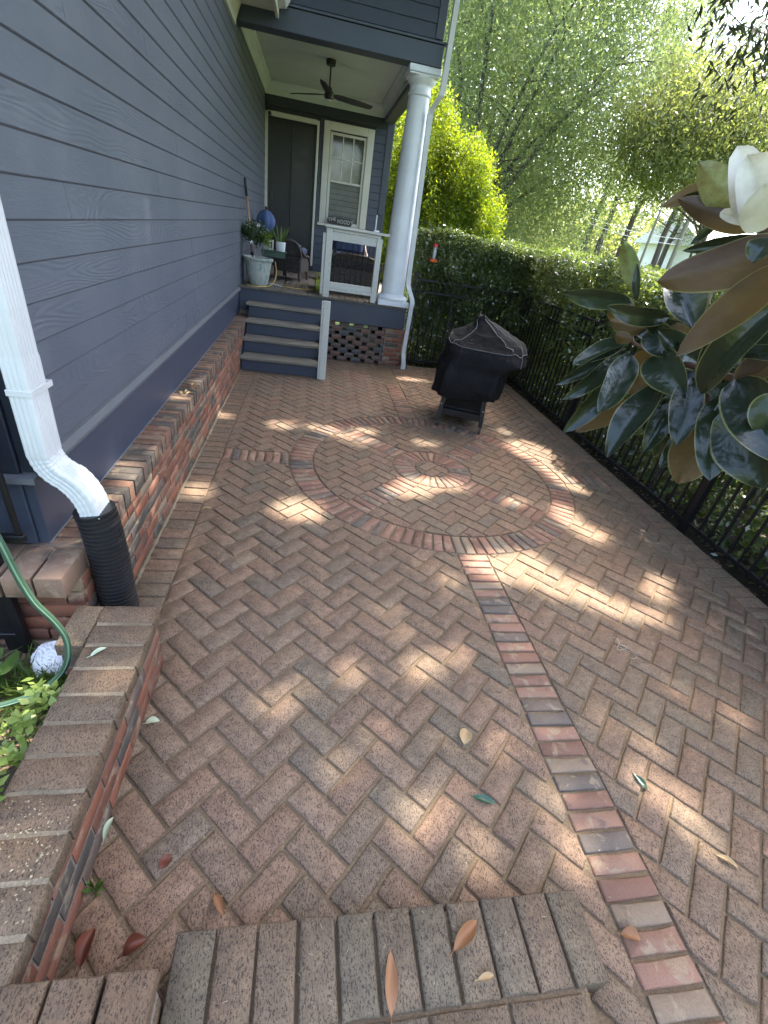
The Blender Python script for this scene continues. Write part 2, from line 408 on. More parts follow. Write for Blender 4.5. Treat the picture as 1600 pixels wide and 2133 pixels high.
for n in range(-60, 70):
    for m in range(-40, 40):
        for kind in (0, 1):
            p0, q0 = n + 2*m, n - 2*m
            if kind == 0: a0, a1, b0, b1 = p0, p0+2, q0, q0+1
            else: a0, a1, b0, b1 = p0+3, p0+4, q0, q0+2
            e = JT/2/W4
            P = [pq(a0+e, b0+e), pq(a0+e, b1-e), pq(a1-e, b1-e), pq(a1-e, b0+e)]
            if area(P) < 0: P = P[::-1]
            x = sum(c[0] for c in P)/4; y = sum(c[1] for c in P)/4
            if x < LB-.2 or x > RB+.2 or y < PY0 or y > PY1: continue
            for Q in regions(P):
                if area(Q) < 0: Q = Q[::-1]
                Q = clean(Q)
                if len(Q) < 3 or area(Q) < .0005: continue
                qx = sum(c[0] for c in Q)/len(Q); qy = sum(c[1] for c in Q)/len(Q)
                if qy < 1.42 and qx < WALLX - .05: continue
                if -.3 < qx < .86 and qy < .27: continue
                whole = len(Q) == 4 and abs(area(Q) - area(P)) < 1e-6
                pieces.append((Q, whole, kind, qx, qy))
# borders of soldier bricks
y = PY0
while y < PY1 - .22:
    for x0, x1 in ((PX0+.012, LB-g), (RB+g, PX1)):
        if x0 > 0 or y > 1.42: pieces.append(([(x0, y+g), (x1, y+g), (x1, y+W4-g), (x0, y+W4-g)], False, 2, (x0+x1)/2, y+W4/2))
    y += W4
x = -.82
while x < PX1 - .09:
    pieces.append(([(x+g, PY1-.2), (x+W4-g, PY1-.2), (x+W4-g, PY1), (x+g, PY1)], False, 2, x+W4/2, PY1-.1)); x += W4
def inview(x, y, z=0):
    d = Vector((x, y, z-1.721)); zc = d.dot(fw)
    if zc < .05: return 0
    u = 800 + 953.96*d.dot(rt)/zc; v_ = 1066.5 - 953.96*d.dot(up)/zc
    if -40 < u < 1640 and -40 < v_ < 2173: return 1/zc**3 * 1.0
    return 0
patio = MB().box(PX0-.005, PX1+.0, PY0, PY1+.0, -.14, -.0095)
patio = struct('patio', patio, M['sandjoint'])
pieces.sort(key=lambda t: -inview(t[3], t[4]) * area(t[0]))
variants = {}
for kind in (0, 1):
    ang = -PI/4 if kind == 0 else PI/4
    for k in range(7):
        hl, hw = W4 - JT/2, W4/2 - JT/2
        hl -= rp.uniform(0, .0015); hw -= rp.uniform(0, .0012)
        P = [(-hl, -hw), (hl, -hw), (hl, hw), (-hl, hw)]
        P = [(math.cos(ang)*a - math.sin(ang)*b_, math.sin(ang)*a + math.cos(ang)*b_) for a, b_ in P]
        variants[kind, k] = mesh_of('paver', slab(P, -.05, 0, rp, 0.0016, .0045, .04), M['paver'], 60)
rest = MB(); rr = []
for i, (P, whole, kind, x, y) in enumerate(pieces):
    dz = rp.gauss(0, .0011)
    if i < 299 :
        if whole:
            cx_ = sum(c[0] for c in P)/4; cy_ = sum(c[1] for c in P)/4
            o = inst('paver', variants[kind, rp.randrange(7)], patio, (cx_, cy_, dz)); o.rotation_euler.z = rp.gauss(0, .004)
        else:
            inst('paver', mesh_of('paver', slab(P, -.05, 0, rp, 0.0016, .0045, .04, offset=(x, y)), M['paver'], 60), patio, (x, y, dz))
    else:
        n0 = len(rest.f); slab(P, -.03, 0, rp, 0.001, .004, .11, rest, dz=dz); rr += [rp.random()] * (len(rest.f) - n0)
o = obj('paver', rest, M['paver'], patio); o['kind'] = 'stuff'
a = o.data.attributes.new('rnd', 'FLOAT', 'FACE'); a.data.foreach_set('value', rr)
# salvaged accent bricks: circle, centre ring, spokes and bands
def accent(P, j=.0022):
    x = sum(c[0] for c in P)/len(P); y = sum(c[1] for c in P)/len(P)
    if area(P) < 0: P = P[::-1]
    dz = rp.uniform(-.001, .003)
    inst('accent_brick', mesh_of('accent_brick', slab(P, -.05, 0, rp, j, .0055, .05, offset=(x, y)), M['accent'], 60), patio, (x, y, dz))
def wedge(r0, r1, a0, a1):
    return [(CX+r*math.cos(t), CY+r*math.sin(t)) for r, t in ((r0, a0), (r1, a0), (r1, a1), (r0, a1))]
N1 = 104
for k in range(N1):
    a0 = 2*PI*k/N1; da = 2*PI/N1; w = rp.uniform(.86, .9)
    ga = .0105/1.15/2
    # parallel-sided bricks fanned round the circle
    t = a0; c_, s_ = math.cos(t), math.sin(t); hw = (da*1.06 - .011)/2 * rp.uniform(.97, 1.1)
    P = [(RI+.006, -hw), (RO-.005, -hw*1.06), (RO-.005, hw*1.06), (RI+.006, hw)]
    accent([(CX + c_*r - s_*q, CY + s_*r + c_*q) for r, q in P])
for k in range(28):
    t = 2*PI*k/28 + .05; c_, s_ = math.cos(t), math.sin(t); h0, h1 = .155*2*PI/28/2 - .003, .345*2*PI/28/2 - .005
    P = [(.158, -h0), (.345, -h1), (.345, h1), (.158, h0)]
    accent([(CX + c_*r - s_*q, CY + s_*r + c_*q) for r, q in P], .001)
def band(x0, y0, dx, dy, length, pitch=.0685):
    n_ = int(round(length/pitch)); p_ = length/n_
    for k in range(n_):
        a, b_ = k*p_ + .0055, (k+1)*p_ - .0055; s0, s1 = -.098 + rp.uniform(-.004, .003), .098 + rp.uniform(-.003, .004)
        sk = rp.uniform(-.003, .003)
        accent([(x0 + dx*u - dy*w_, y0 + dy*u + dx*w_) for u, w_ in ((a, s0), (b_+sk, s0), (b_, s1), (a+sk, s1))])
for k in range(4):
    t = PI/4 + k*PI/2; band(CX+.357*math.cos(t), CY+.357*math.sin(t), math.cos(t), math.sin(t), RI-.357-.004)
band(CX, CY-RO-.006, 0, -1, 2.32)
band(CX, CY+RO+.006, 0, 1, 1.25)
band(CX-RO-.006, CY, -1, 0, CX-RO-.006-LB-.004)
band(CX+RO+.006, CY, 1, 0, RB-CX-RO-.01)
# ---------------------------------------------------------------- brick blocks for walls
def block(L, D, H, rnd, b=.0028, j=.0012):
    """free brick centred on its own origin, long side along X"""
    rings = []; base = []
    for (x, y) in ((-1, -1), (-.33, -1), (.33, -1), (1, -1), (1, 1), (.33, 1), (-.33, 1), (-1, 1)):
        base.append((x*L/2 + rnd.uniform(-j, j), y*D/2 + rnd.uniform(-j, j)))
    v = []
    for z, e in ((-H/2, b), (-H/2+b, 0), (H/2-b, 0), (H/2, b)):
        for x, y in base: v.append((x - math.copysign(e, x), y - math.copysign(e, y), z + (rnd.uniform(-j, j)*.5)))
    f = [(i*8+k, i*8+(k+1) % 8, (i+1)*8+(k+1) % 8, (i+1)*8+k) for i in range(3) for k in range(8)] + [tuple(range(8))[::-1], tuple(range(24, 32))]
    return MB().add(v, f)
def blockset(L, D, H, mat, n=6, name='brick', j=.0014, b=.0028):
    rb = random.Random(int(L*1e4+D*1e3)); return [mesh_of(name, block(L, D, H, rb, b, j), mat, 50) for _ in range(n)]
def wall_bricks(parent, face, a0, a1, z0, courses, mat, axis='y', depth=.09, name='brick', skip=None, proud=.0, inner=-1):
    """running-bond stretchers; face = plane coordinate of the outer face; inner = direction into the wall"""
    st = blockset(.194, depth, .057, mat, 7, name); z = z0; rb = random.Random(int(abs(a0)*1000)+courses)
    half = {}
    for c in range(courses):
        a = a0 - (.1016 if c % 2 else 0)
        while a < a1 - .01:
            lo, hi = max(a, a0), min(a+.194, a1)
            if hi - lo > .03 and not (skip and skip(c, (lo+hi)/2)):
                Lq = round(hi-lo, 2)
                if abs(hi-lo-.194) < .004: me = rb.choice(st)
                else:
                    if Lq not in half: half[Lq] = mesh_of(name, block(hi-lo, depth, .057, rb), mat, 50)
                    me = half[Lq]
                pr = face + inner*(depth/2) - inner*rb.uniform(-.0015, .002)
                if axis == 'y': inst(name, me, parent, (pr, (lo+hi)/2, z+.0285), (0, 0, PI/2))
                else: inst(name, me, parent, ((lo+hi)/2, pr, z+.0285))
            a += .2032
        z += .0677
# ---------------------------------------------------------------- the house
HX = -.955; FX = -.82
house = thing('house', 'navy lap-sided house with brick foundation ledge, screened door and white window', 'house', (HX, 1.6, 0))
obj('wall', MB().box(-6, HX-.03, 1.63, 13, .0, 6.2), M['navyshade'], house)
# foundation bricks with a rowlock ledge
obj('mortar', MB().box(HX-.3, FX-.003, 1.52, 6.99, -.05, .40).box(HX-.3, FX-.008, 1.517, 6.99, .40, .497).box(-2.6, HX-.29, 1.506, 1.64, -.05, .45), M['mortar'], house)
wall_bricks(house, FX, 1.515, 6.98, .008, 6, M['brick'])
lm = blockset(.205, .062, .094, M['ledgeb'], 7, 'ledge_brick', .0018, .003)
rb = random.Random(11); yy = 1.61
while yy < 6.95:
    inst('ledge_brick', rb.choice(lm), house, (FX - .095 + rb.uniform(-.002, .003), yy, .458 + rb.uniform(-.0015, .0015)), (0, rb.uniform(-.01, .01), rb.uniform(-.01, .01)))
    yy += .0705
# ledge returning round the corner, facing the bed
cm = [mesh_of('ledge_brick', block(.094, .2, .094, rb, .004, .002), M['ledgeb'], 50) for _ in range(4)]
for k in range(10):
    inst('ledge_brick', cm[k % 4], house, (FX - .05 - k*.104, 1.49, .458), (0, 0, rb.uniform(-.01, .01)))
wall_bricks(house, 1.5, -1.9, FX-.004, .008, 6, M['brick'], axis='x', inner=1, name='corner_brick')
# skirt board, drip cap, siding
obj('skirt_board', MB().cbox(HX-.03, HX+.006, 1.6, 7.0, .505, .785, .003), M['navy'], house)
obj('skirt_board', MB().cbox(-2.6, HX-.032, 1.592, 1.63, .505, .785, .003), M['navy'], house)
obj('drip_cap', MB().prism([(HX-.02, .787), (HX+.03, .787), (HX+.03, .80), (HX+.015, .825), (HX-.02, .842)], 1, 1.601, 7.0), M['greytrim'], house)
obj('drip_cap', MB().box(-2.6, HX+.034, 1.56, 1.6, .788, .812), M['greytrim'], house)
obj('caulk_line', MB().tube([(HX+.004, 1.6, .507), (HX+.004, 3, .506), (HX+.004, 5, .507), (HX+.004, 7, .506)], .005, 5), M['greytrim'], house)
EXPO = .1235
rs = random.Random(5)
def lap(parent, y0, y1, z, mat=M['siding'], name='siding_board'):
    obj(name, MB().prism([(HX-.012, z-.02), (HX+.0125, z), (HX+.014, z+.002), (HX+.005, z+EXPO+.004), (HX-.012, z+EXPO+.004)], 1, y0, y1), mat, parent)
for k in range(28):
    z = .846 + k*EXPO
    yend = 10.6; cuts = [1.70]
    y = 1.70 + rs.uniform(.5, 3.4)
    while y < yend - .5: cuts.append(y); y += 3.66
    cuts.append(yend)
    for a_, b_ in zip(cuts[:-1], cuts[1:]): lap(house, a_ + .0012, b_ - .0012, z)
obj('corner_board', MB().cbox(HX-.02, HX+.022, 1.598, 1.697, .815, 4.4).cbox(HX-.1, HX-.021, 1.585, 1.625, .815, 4.4), M['navyshade'], house)
for k in range(12):
    z = .82 + k*EXPO
    obj('siding_board', MB().prism([(1.62, z-.01), (1.597, z), (1.606, z+EXPO+.004), (1.62, z+EXPO+.004)], 0, -2.6, HX-.101), M['siding'], house)
# back wall of the porch with door and window
BY = 10.6
obj('back_wall', MB().box(HX, 1.33, BY+.02, BY+.3, .3, 6.2), M['navyshade'], house)
for k in range(20):
    z = .846 + k*EXPO
    for xa, xb in ((0.01, .075), (1.0, 1.20)) if z < 3.2 else ():
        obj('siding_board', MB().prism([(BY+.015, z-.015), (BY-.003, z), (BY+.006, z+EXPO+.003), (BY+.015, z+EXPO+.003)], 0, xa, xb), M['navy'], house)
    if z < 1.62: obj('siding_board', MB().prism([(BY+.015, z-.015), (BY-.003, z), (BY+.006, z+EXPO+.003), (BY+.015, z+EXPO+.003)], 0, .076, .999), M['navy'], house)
obj('frieze_board', MB().cbox(HX+.02, 1.2, BY-.012, BY+.02, 3.28, 3.52), M['navyshade'], house)
obj('corner_board', MB().cbox(1.202, 1.33, BY-.016, BY+.02, .84, 3.45), M['navy'], house)
door = obj('door', MB().cbox(-.87, -.085, BY+.0, BY+.03, .93, 3.12), simple('dark_door', (.022, .02, .019), .35), house)
obj('door_frame', MB().cbox(-.945, -.895, BY-.035, BY+.02, .93, 3.205).cbox(-.045, -.005, BY-.035, BY+.02, .93, 3.205).cbox(-.894, -.046, BY-.035, BY+.02, 3.145, 3.215), M['cream'], house)
scr = NB('insect_screen'); scr.col((.05, .05, .048)); scr.rough(.5); scr.p.inputs['Alpha'].default_value = .45
obj('screen_leaf', MB().box(-.88, -.475, BY-.026, BY-.024, .97, 3.11), scr.m, door); obj('screen_leaf', MB().box(-.465, -.06, BY-.026, BY-.024, .97, 3.11), scr.m, door)
obj('screen_frame', MB().cbox(-.893, -.87, BY-.034, BY-.02, .95, 3.14).cbox(-.48, -.46, BY-.034, BY-.02, .95, 3.115).cbox(-.075, -.048, BY-.034, BY-.02, .95, 3.14).cbox(-.87, -.075, BY-.034, BY-.02, 3.115, 3.14), M['iron'], door)
gl = NB('dim_glass'); gl.col((.03, .035, .035)); gl.rough(.06, .8)
for i in range(2):
    for j in range(5):
        obj('door_pane', MB().box(-.78+i*.32, -.52+i*.32, BY-.004, BY-.001, 1.1+j*.39, 1.42+j*.39), gl.m, door)
obj('handle', MB().cbox(-.845, -.80, BY-.03, BY+.002, 1.93, 2.06).lathe([(.02, 0), (.024, .02), (.01, .05)], (-.822, BY-.02, 1.78), 10), M['black'], door)
obj('door_pull', MB().tube([(-.083, BY-.035, 1.86), (-.083, BY-.07, 1.89), (-.083, BY-.07, 2.02), (-.083, BY-.035, 2.05)], .007, 6), M['black'], door)
obj('threshold', MB().cbox(-.945, -.005, BY-.06, BY+.02, .842, .93), M['navyshade'], house)
win = obj('window', MB().cbox(.078, .19, BY-.03, BY+.02, 1.70, 3.24).cbox(.86, .985, BY-.03, BY+.02, 1.70, 3.24).cbox(.191, .859, BY-.03, BY+.02, 3.12, 3.24).cbox(.05, 1.01, BY-.06, BY+.02, 1.655, 1.697), M['cream'], house)
wcol = M['cream']
obj('sash', MB().cbox(.20, .245, BY-.012, BY+.01, 1.70, 3.10).cbox(.81, .855, BY-.012, BY+.01, 1.70, 3.10).cbox(.246, .809, BY-.012, BY+.01, 3.06, 3.10).cbox(.246, .809, BY-.018, BY+.01, 2.365, 2.40).cbox(.246, .809, BY-.012, BY+.01, 1.70, 1.76), wcol, win)
obj('muntin', MB().cbox(.423, .441, BY-.014, BY+.004, 2.40, 3.06, .002).cbox(.613, .631, BY-.014, BY+.004, 2.40, 3.06, .002).cbox(.246, .4225, BY-.013, BY+.004, 2.72, 2.738, .002).cbox(.4415, .6125, BY-.013, BY+.004, 2.72, 2.738, .002).cbox(.6315, .809, BY-.013, BY+.004, 2.72, 2.738, .002), wcol, win)
b = NB('window_glass'); v = b.pos(); n = b.noise(v, 16, 5, .7)
b.col(b.ramp(n, [(.45, (.035, .038, .03)), (.62, (.06, .065, .045)), (.72, (.12, .14, .08))])); b.rough(.08, .9)  # green mottling paints tree reflections into the pane colour
for i, (xa, xb) in enumerate(((.247, .422), (.442, .612), (.632, .808))):
    obj('pane', MB().box(xa, xb, BY+.003, BY+.006, 2.739, 3.059), b.m, win); obj('pane', MB().box(xa, xb, BY+.003, BY+.006, 2.401, 2.719), b.m, win)
sc2 = NB('window_screen'); sc2.col((.1, .1, .09)); sc2.p.inputs['Alpha'].default_value = .25; obj('pane', MB().box(.247, .808, BY+.003, BY+.005, 1.761, 2.364), sc2.m, win)
bl = simple('blind_slat', (.30, .32, .27), .6)
for k in range(7): obj('blind_slat', MB().cbox(.25, .805, BY+.008, BY+.013, 1.765+k*.086, 1.765+k*.086+.079, .002), bl, win)
# porch roof and upper storey
up_ = thing('upper_storey', 'navy upper storey and beam carried over the porch by the white column', 'porch roof', (.2, 7.0, 3.4))
obj('beam', MB().cbox(HX+.02, 1.325, 6.99, 7.21, 3.385, 3.575, .004), M['navy'], up_)
obj('beam', MB().cbox(1.12, 1.32, 7.212, BY-.02, 3.385, 3.60, .004), M['navyshade'], up_)
obj('soffit_board', MB().box(1.13, 1.31, 7.213, BY-.02, 3.375, 3.384), M['greytrim'], up_)
obj('ledge_cap', MB().prism([(6.965, 3.577), (6.965, 3.597), (7.0, 3.607), (7.1, 3.607), (7.1, 3.577)], 0, HX+.02, 1.345), M['navy'], up_)
obj('ceiling', MB().box(HX+.02, 1.12, 7.21, BY, 3.60, 3.65), M['ceil'], up_)
crown = [(.0, .0), (.09, .0), (.085, -.02), (.055, -.04), (.03, -.075), (.012, -.10), (.012, -.17), (0, -.17)]
cr = MB(); cr.prism([(HX+.016+a_, 3.599+z_) for a_, z_ in crown], 1, 7.215, BY-.01)
cr.prism([(1.119-a_, 3.599+z_) for a_, z_ in crown], 1, 7.215, BY-.01)
cr.prism([(BY-.012-a_, 3.5985+z_) for a_, z_ in crown], 0, HX+.03, 1.105)
obj('crown_moulding', cr, M['ceil'], up_)
obj('inner_wall', MB().box(HX+.02, 1.28, 7.02, BY+.2, 3.66, 6.2), M['navyshade'], up_)
for k in range(12):
    z = 3.609 + k*EXPO
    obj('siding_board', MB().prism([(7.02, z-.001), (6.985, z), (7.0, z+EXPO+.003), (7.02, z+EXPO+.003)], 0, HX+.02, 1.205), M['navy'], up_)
obj('corner_board', MB().cbox(1.207, 1.30, 6.978, 7.04, 3.61, 5.2), M['navy'], up_)
# box bay above the wall
bay = thing('eave_box', 'cream boxed eave end on the navy wall above the porch beam', 'eave', (HX+.2, 6.6, 3.5))
obj('soffit', MB().cbox(HX+.02, -.52, 3.2, 6.94, 3.50, 3.53), M['cream'], bay)
obj('fascia', MB().cbox(-.518, -.485, 3.2, 6.96, 3.46, 3.72), M['cream'], bay)
obj('gutter', MB().prism([(-.483, 3.53), (-.41, 3.54), (-.37, 3.60), (-.36, 3.68), (-.483, 3.68)], 1, 3.2, 6.93), M['white'], bay)
obj('frieze', MB().prism([(HX+.014, 3.33), (HX+.035, 3.33), (HX+.04, 3.38), (HX+.09, 3.499), (HX+.014, 3.499)], 1, 3.2, 6.94), M['cream'], bay)
# ---------------------------------------------------------------- porch
DZ = .84; DX1 = 1.372
porch = thing('porch', 'wooden porch with four grey-edged navy steps over a pierced brick screen', 'porch', (.2, 7, 0))
w_ = .0895; k = 0; x = HX + .005
while x < DX1:
    x2 = min(x + w_ - .0035, DX1); obj('deck_board', MB().cbox(x, x2, 6.972, BY, DZ-.024, DZ, .0025), M['deck'], porch); x += w_
obj('fascia_board', MB().cbox(HX+.008, DX1-.012, 6.995, 7.03, .545, DZ-.026, .003), M['navy'], porch)
obj('foundation', MB().box(HX-.03, -.83, 6.992, 10.6, -.05, .543), M['mortardark'], porch)
obj('shade_side_wall', MB().box(1.25, 1.37, 7.95, 10.6, -.05, .543), M['mortardark'], porch)  # unseen wall added to darken the space under the deck
obj('shade_back_wall', MB().box(HX, 1.33, 10.5, 10.62, -.05, .81), M['mortardark'], porch)  # added behind the screen so its openings stay dark
obj('fascia_board', MB().cbox(DX1-.045, DX1-.013, 7.031, BY, .545, DZ-.026, .003), M['navy'], porch)
for i in range(4):
    ty = 6.0 + i*.262; tz = (i+1)*.168
    obj('riser', MB().cbox(-.80, .15, ty+.0, ty+.02, tz-.168+(.002 if i else .003), tz-.031, .002), M['navy'], porch)
    obj('tread', MB().cbox(-.835, .152, ty-.035, ty+.262 if i < 3 else 6.99, tz-.03, tz, .004), M['tread'], porch)
obj('stringer', MB().prism([(6.021, .002), (6.99, .002), (6.99, .63), (6.82, .63), (6.55, .46), (6.28, .29), (6.021, .125)], 0, -.815, -.801), M['navyshade'], porch)
obj('stringer', MB().prism([(6.021, .002), (6.99, .002), (6.99, .63), (6.82, .63), (6.55, .46), (6.28, .29), (6.021, .125)], 0, .1515, .16), M['navyshade'], porch)
obj('newel_post', MB().cbox(.135, .155, 5.925, 5.99, 0.002, .925, .003).cbox(.157, .238, 5.92, 5.995, 0.002, .93, .004), M['wornwhite'], porch)
# railing panel
ra = thing('railing', 'chipped white railing panel with black balusters beside the porch column', 'railing', (.57, 7.06, DZ))
rl = lambda nm, *a_: obj(nm, MB().cbox(*a_), M['wornwhite'], ra)
rl('post', .158, .245, 7.02, 7.105, DZ+.001, 1.665, .004); rl('post', .118, .155, 7.03, 7.10, DZ+.03, 1.60, .004)
rl('top_rail', .135, .985, 6.995, 7.13, 1.667, 1.70, .006); rl('sub_rail', .247, .88, 7.03, 7.095, 1.63, 1.665, .004); rl('sub_rail', .247, .828, 7.04, 7.085, 1.53, 1.628, .003)
rl('post', .829, .905, 7.028, 7.1, DZ+.001, 1.628, .004)
rl('bottom_rail', .247, .827, 7.045, 7.085, .965, 1.035, .003); rl('bottom_rail', .247, .827, 7.03, 7.1, .925, .963, .003)
for k in range(7): obj('baluster', MB().tube([(.30+k*.074, 7.066, 1.034), (.30+k*.074, 7.066, 1.531)], .0075, 8), M['iron'], ra)
# column
co = thing('column', 'round white tapered column on a square plinth at the porch corner', 'column', (1.15, 7.17, DZ)); cc = (1.152, 7.19, DZ)
obj('plinth', MB().cbox(.935, 1.375, 6.975, 7.40, DZ+.002, DZ+.07, .005), M['white'], co)
prof = [(.215, .072), (.222, .085), (.222, .10), (.212, .118), (.178, .13), (.172, .14)]
for i in range(21):
    t = i/20; prof.append((.163 - .036*t**1.6, .145 + 2.15*t))
obj('shaft', MB().lathe(prof, cc, 48), M['white'], co, 60)
obj('capital', MB().lathe([(.127, 2.296), (.14, 2.305), (.142, 2.32), (.13, 2.33), (.128, 2.39), (.135, 2.40), (.15, 2.41), (.17, 2.44), (.178, 2.465), (.178, 2.478)], cc, 48), M['white'], co, 60)
obj('abacus', MB().cbox(.965, 1.34, 7.0, 7.375, DZ+2.48, DZ+2.543, .006).cbox(.98, 1.325, 7.015, 7.36, DZ+2.462, DZ+2.479, .003), M['white'], co)
# pierced brick screen and pier
obj('mortar_seam', MB().cbox(1.105, 1.117, 7.03, 7.10, .0, .54, .002), M['mortardark'], porch)
mm = blockset(.142, .09, .05, M['darkbrick'], 6, 'screen_brick', .001)
rq = random.Random(9)
for c in range(9):
    z = .0285 + c*.0605; off = (c % 3) * .083 * 1 if False else (c % 2)*.104
    # pattern of openings stepping sideways, two courses apart
    x = .245 - (.208 - off)
    x = .225 - off
    while x < 1.10:
        lo, hi = max(x, .225), min(x+.142, 1.104)
        if hi - lo > .03:
            if hi-lo > .139: inst('screen_brick', rq.choice(mm), porch, ((lo+hi)/2, 7.075, z+.0), (0, 0, 0))
            else: inst('screen_brick', mesh_of('screen_brick', block(hi-lo, .09, .05, rq), M['darkbrick'], 50), porch, ((lo+hi)/2, 7.075, z))
        x += .208
for c in range(8):
    obj('mortar_bead', MB().box(.225, 1.104, 7.036, 7.115, .0535+c*.0605, .0585+c*.0605+.0005), M['mortardark'], porch)
obj('pier_mortar', MB().box(1.118, 1.376, 7.036, 7.42, -.02, .543), M['mortardark'], porch)
wall_bricks(porch, 7.03, 1.118, 1.38, .006, 8, M['brick'], axis='x', inner=1, name='pier_brick')
wall_bricks(porch, 1.381, 7.035, 7.42, .006, 8, M['brick'], axis='y', inner=-1, name='pier_brick')
# ---------------------------------------------------------------- near downspout with corrugated drain
def rrect(cx, cy, hx, hy, n=3, ridge=0):
    """rounded rectangle with shallow vertical flutes"""
    pts = []
    for (sx, sy) in ((1, -1), (1, 1), (-1, 1), (-1, -1)):
        a0 = {(1, -1): -PI/2, (1, 1): 0, (-1, 1): PI/2, (-1, -1): PI}[(sx, sy)]
        for k in range(n+1):
            a_ = a0 + PI/2*k/n; pts.append((cx+sx*(hx-.008)+.008*math.cos(a_), cy+sy*(hy-.008)+.008*math.sin(a_)))
        # flutes along the side that follows this corner
        nx = {(1, -1): (1, 1), (1, 1): (-1, 1), (-1, 1): (-1, -1), (-1, -1): (1, -1)}[(sx, sy)]
        p0 = pts[-1]; p1 = (cx+nx[0]*hx - (nx[0]*.008 if sx != nx[0] else 0), cy+nx[1]*hy - (nx[1]*.008 if sy != nx[1] else 0))
        dx, dy = p1[0]-p0[0], p1[1]-p0[1]; L = math.hypot(dx, dy); nn = (dy/L, -dx/L); K = 16 if L > .06 else 10
        for k in range(1, K):
            t = k/K; e = -.0022 if (k % 3 == 1) else 0
            pts.append((p0[0]+dx*t+nn[0]*e, p0[1]+dy*t+nn[1]*e))
    return pts
def sweep_rect(path, hx, hy, crimp=None):
    """path: list of (point, tilt about Y, scale)"""
    base = rrect(0, 0, hx, hy); n = len(base); mb = MB(); v = []
    for (p, a_, s_) in path:
        R_ = Matrix.Rotation(a_, 3, 'Y')
        for x_, y_ in base: v.append(tuple(Vector(p) + R_ @ Vector((x_*s_, y_*s_, 0))))
    m_ = len(path); f = [(i*n+k, i*n+(k+1) % n, (i+1)*n+(k+1) % n, (i+1)*n+k) for i in range(m_-1) for k in range(n)]
    return mb.add(v, f)
ds = thing('downspout', 'white fluted downspout with crimped elbow at the near house corner', 'downspout', (-.89, 1.61, .6))
dx0, dy0 = -.888, 1.607; hx, hy = .033, .053
pa = [((dx0 + (.001*math.sin(i*.9)), dy0, 4.0 - i*(2.0/40)*1.0), 0, 1) for i in range(42)]
obj('pipe', sweep_rect([((dx0, dy0, 4.2), 0, 1), ((dx0, dy0, 1.235), 0, 1)], hx, hy), M['ds'], ds, 40)
obj('strap', MB().cbox(dx0-hx-.004, dx0+hx+.0045, dy0-hy-.0045, dy0+hy+.03, 1.115, 1.135, .001), M['ds'], ds)
obj('pipe', sweep_rect([((dx0, dy0, 1.25), 0, .955), ((dx0, dy0, 1.22), 0, 1.045), ((dx0, dy0, .90), 0, 1.045)], hx, hy), M['ds'], ds, 40)
# elbow: swings out over the ledge then down into the drain
el = []; x_, z_ = dx0, .905; ang = 0; el.append(((x_, dy0, z_), 0, .985))
steps = 22
for i in range(steps):
    ang += math.radians(52)/steps; x_ += math.sin(ang)*.0046; z_ -= math.cos(ang)*.0046
    el.append(((x_, dy0, z_), -ang, 1.0 + (.022 if i % 4 < 2 else -.004)))
for i in range(2): x_ += math.sin(ang)*.016; z_ -= math.cos(ang)*.016; el.append(((x_, dy0, z_), -ang, 1.0))
obj('elbow', sweep_rect(el, hx, hy), M['ds'], ds, 40)
el = []; el.append(((x_-math.sin(ang)*.012, dy0, z_+math.cos(ang)*.012), -ang, 1.05)); el.append(((x_, dy0, z_), -ang, 1.05))
for i in range(steps):
    ang -= math.radians(44)/steps; x_ += math.sin(ang)*.0052; z_ -= math.cos(ang)*.0070
    el.append(((x_, dy0, z_), -ang, 1.05 + (.02 if i % 4 < 2 else -.004)))
x_ += math.sin(ang)*.03; z_ -= math.cos(ang)*.03; el.append(((x_, dy0, z_), -ang, 1.04))
obj('elbow', sweep_rect(el, hx, hy), M['ds'], ds, 40)
ex, ez = x_, z_
print('elbow end', ex, ez)
path = [(ex-.008, dy0, ez+.035), (ex, dy0, ez-.02), (ex+.006, dy0-.0, ez-.10), (ex+.010, dy0, ez-.2), (ex+.012, dy0, ez-.32), (ex+.012, dy0, ez-.46), (ex+.012, dy0, -.03)]
pts = []; rad = []
for i in range(len(path)-1):
    a_, b_ = Vector(path[i]), Vector(path[i+1]); L = (b_-a_).length; K = max(2, int(L/.0032))
    for k in range(K): pts.append(a_.lerp(b_, k/K))
for i in range(len(pts)): rad.append(.068 + (.0045 if (i % 6) < 3 else -.0035))
dp = obj('drain_pipe', MB().tube(pts, rad, 28), M['black'], None, 50)
tag(dp, 'black corrugated drain pipe catching the white downspout at the near corner', 'drain pipe')
# far downspout beside the column
fd = thing('downspout', 'narrow white downspout running down beside the round porch column', 'downspout', (1.38, 7.0, .1))
def sp(path, r1=.028, r2=.036):
    mb = MB(); v = []
    for i, p in enumerate(path):
        for a_, b_ in ((-r1, -r2), (r1, -r2), (r1, r2), (-r1, r2)): v.append((p[0]+a_, p[1]+b_, p[2]))
    f = [(i*4+k, i*4+(k+1) % 4, (i+1)*4+(k+1) % 4, (i+1)*4+k) for i in range(len(path)-1) for k in range(4)]
    return mb.add(v, f)
obj('pipe', sp([(1.375, 6.94, 5.0), (1.372, 6.94, 3.4)]), M['ds'], fd)
obj('elbow', sp([(1.372, 6.94, 3.42), (1.372, 6.945, 3.2), (1.36, 6.95, 3.14), (1.30, 7.03, 3.03), (1.29, 7.05, 2.98), (1.29, 7.05, 2.9)], .03, .038), M['ds'], fd)
obj('pipe', sp([(1.29, 7.05, 2.92), (1.325, 7.02, 1.22)]), M['ds'], fd)
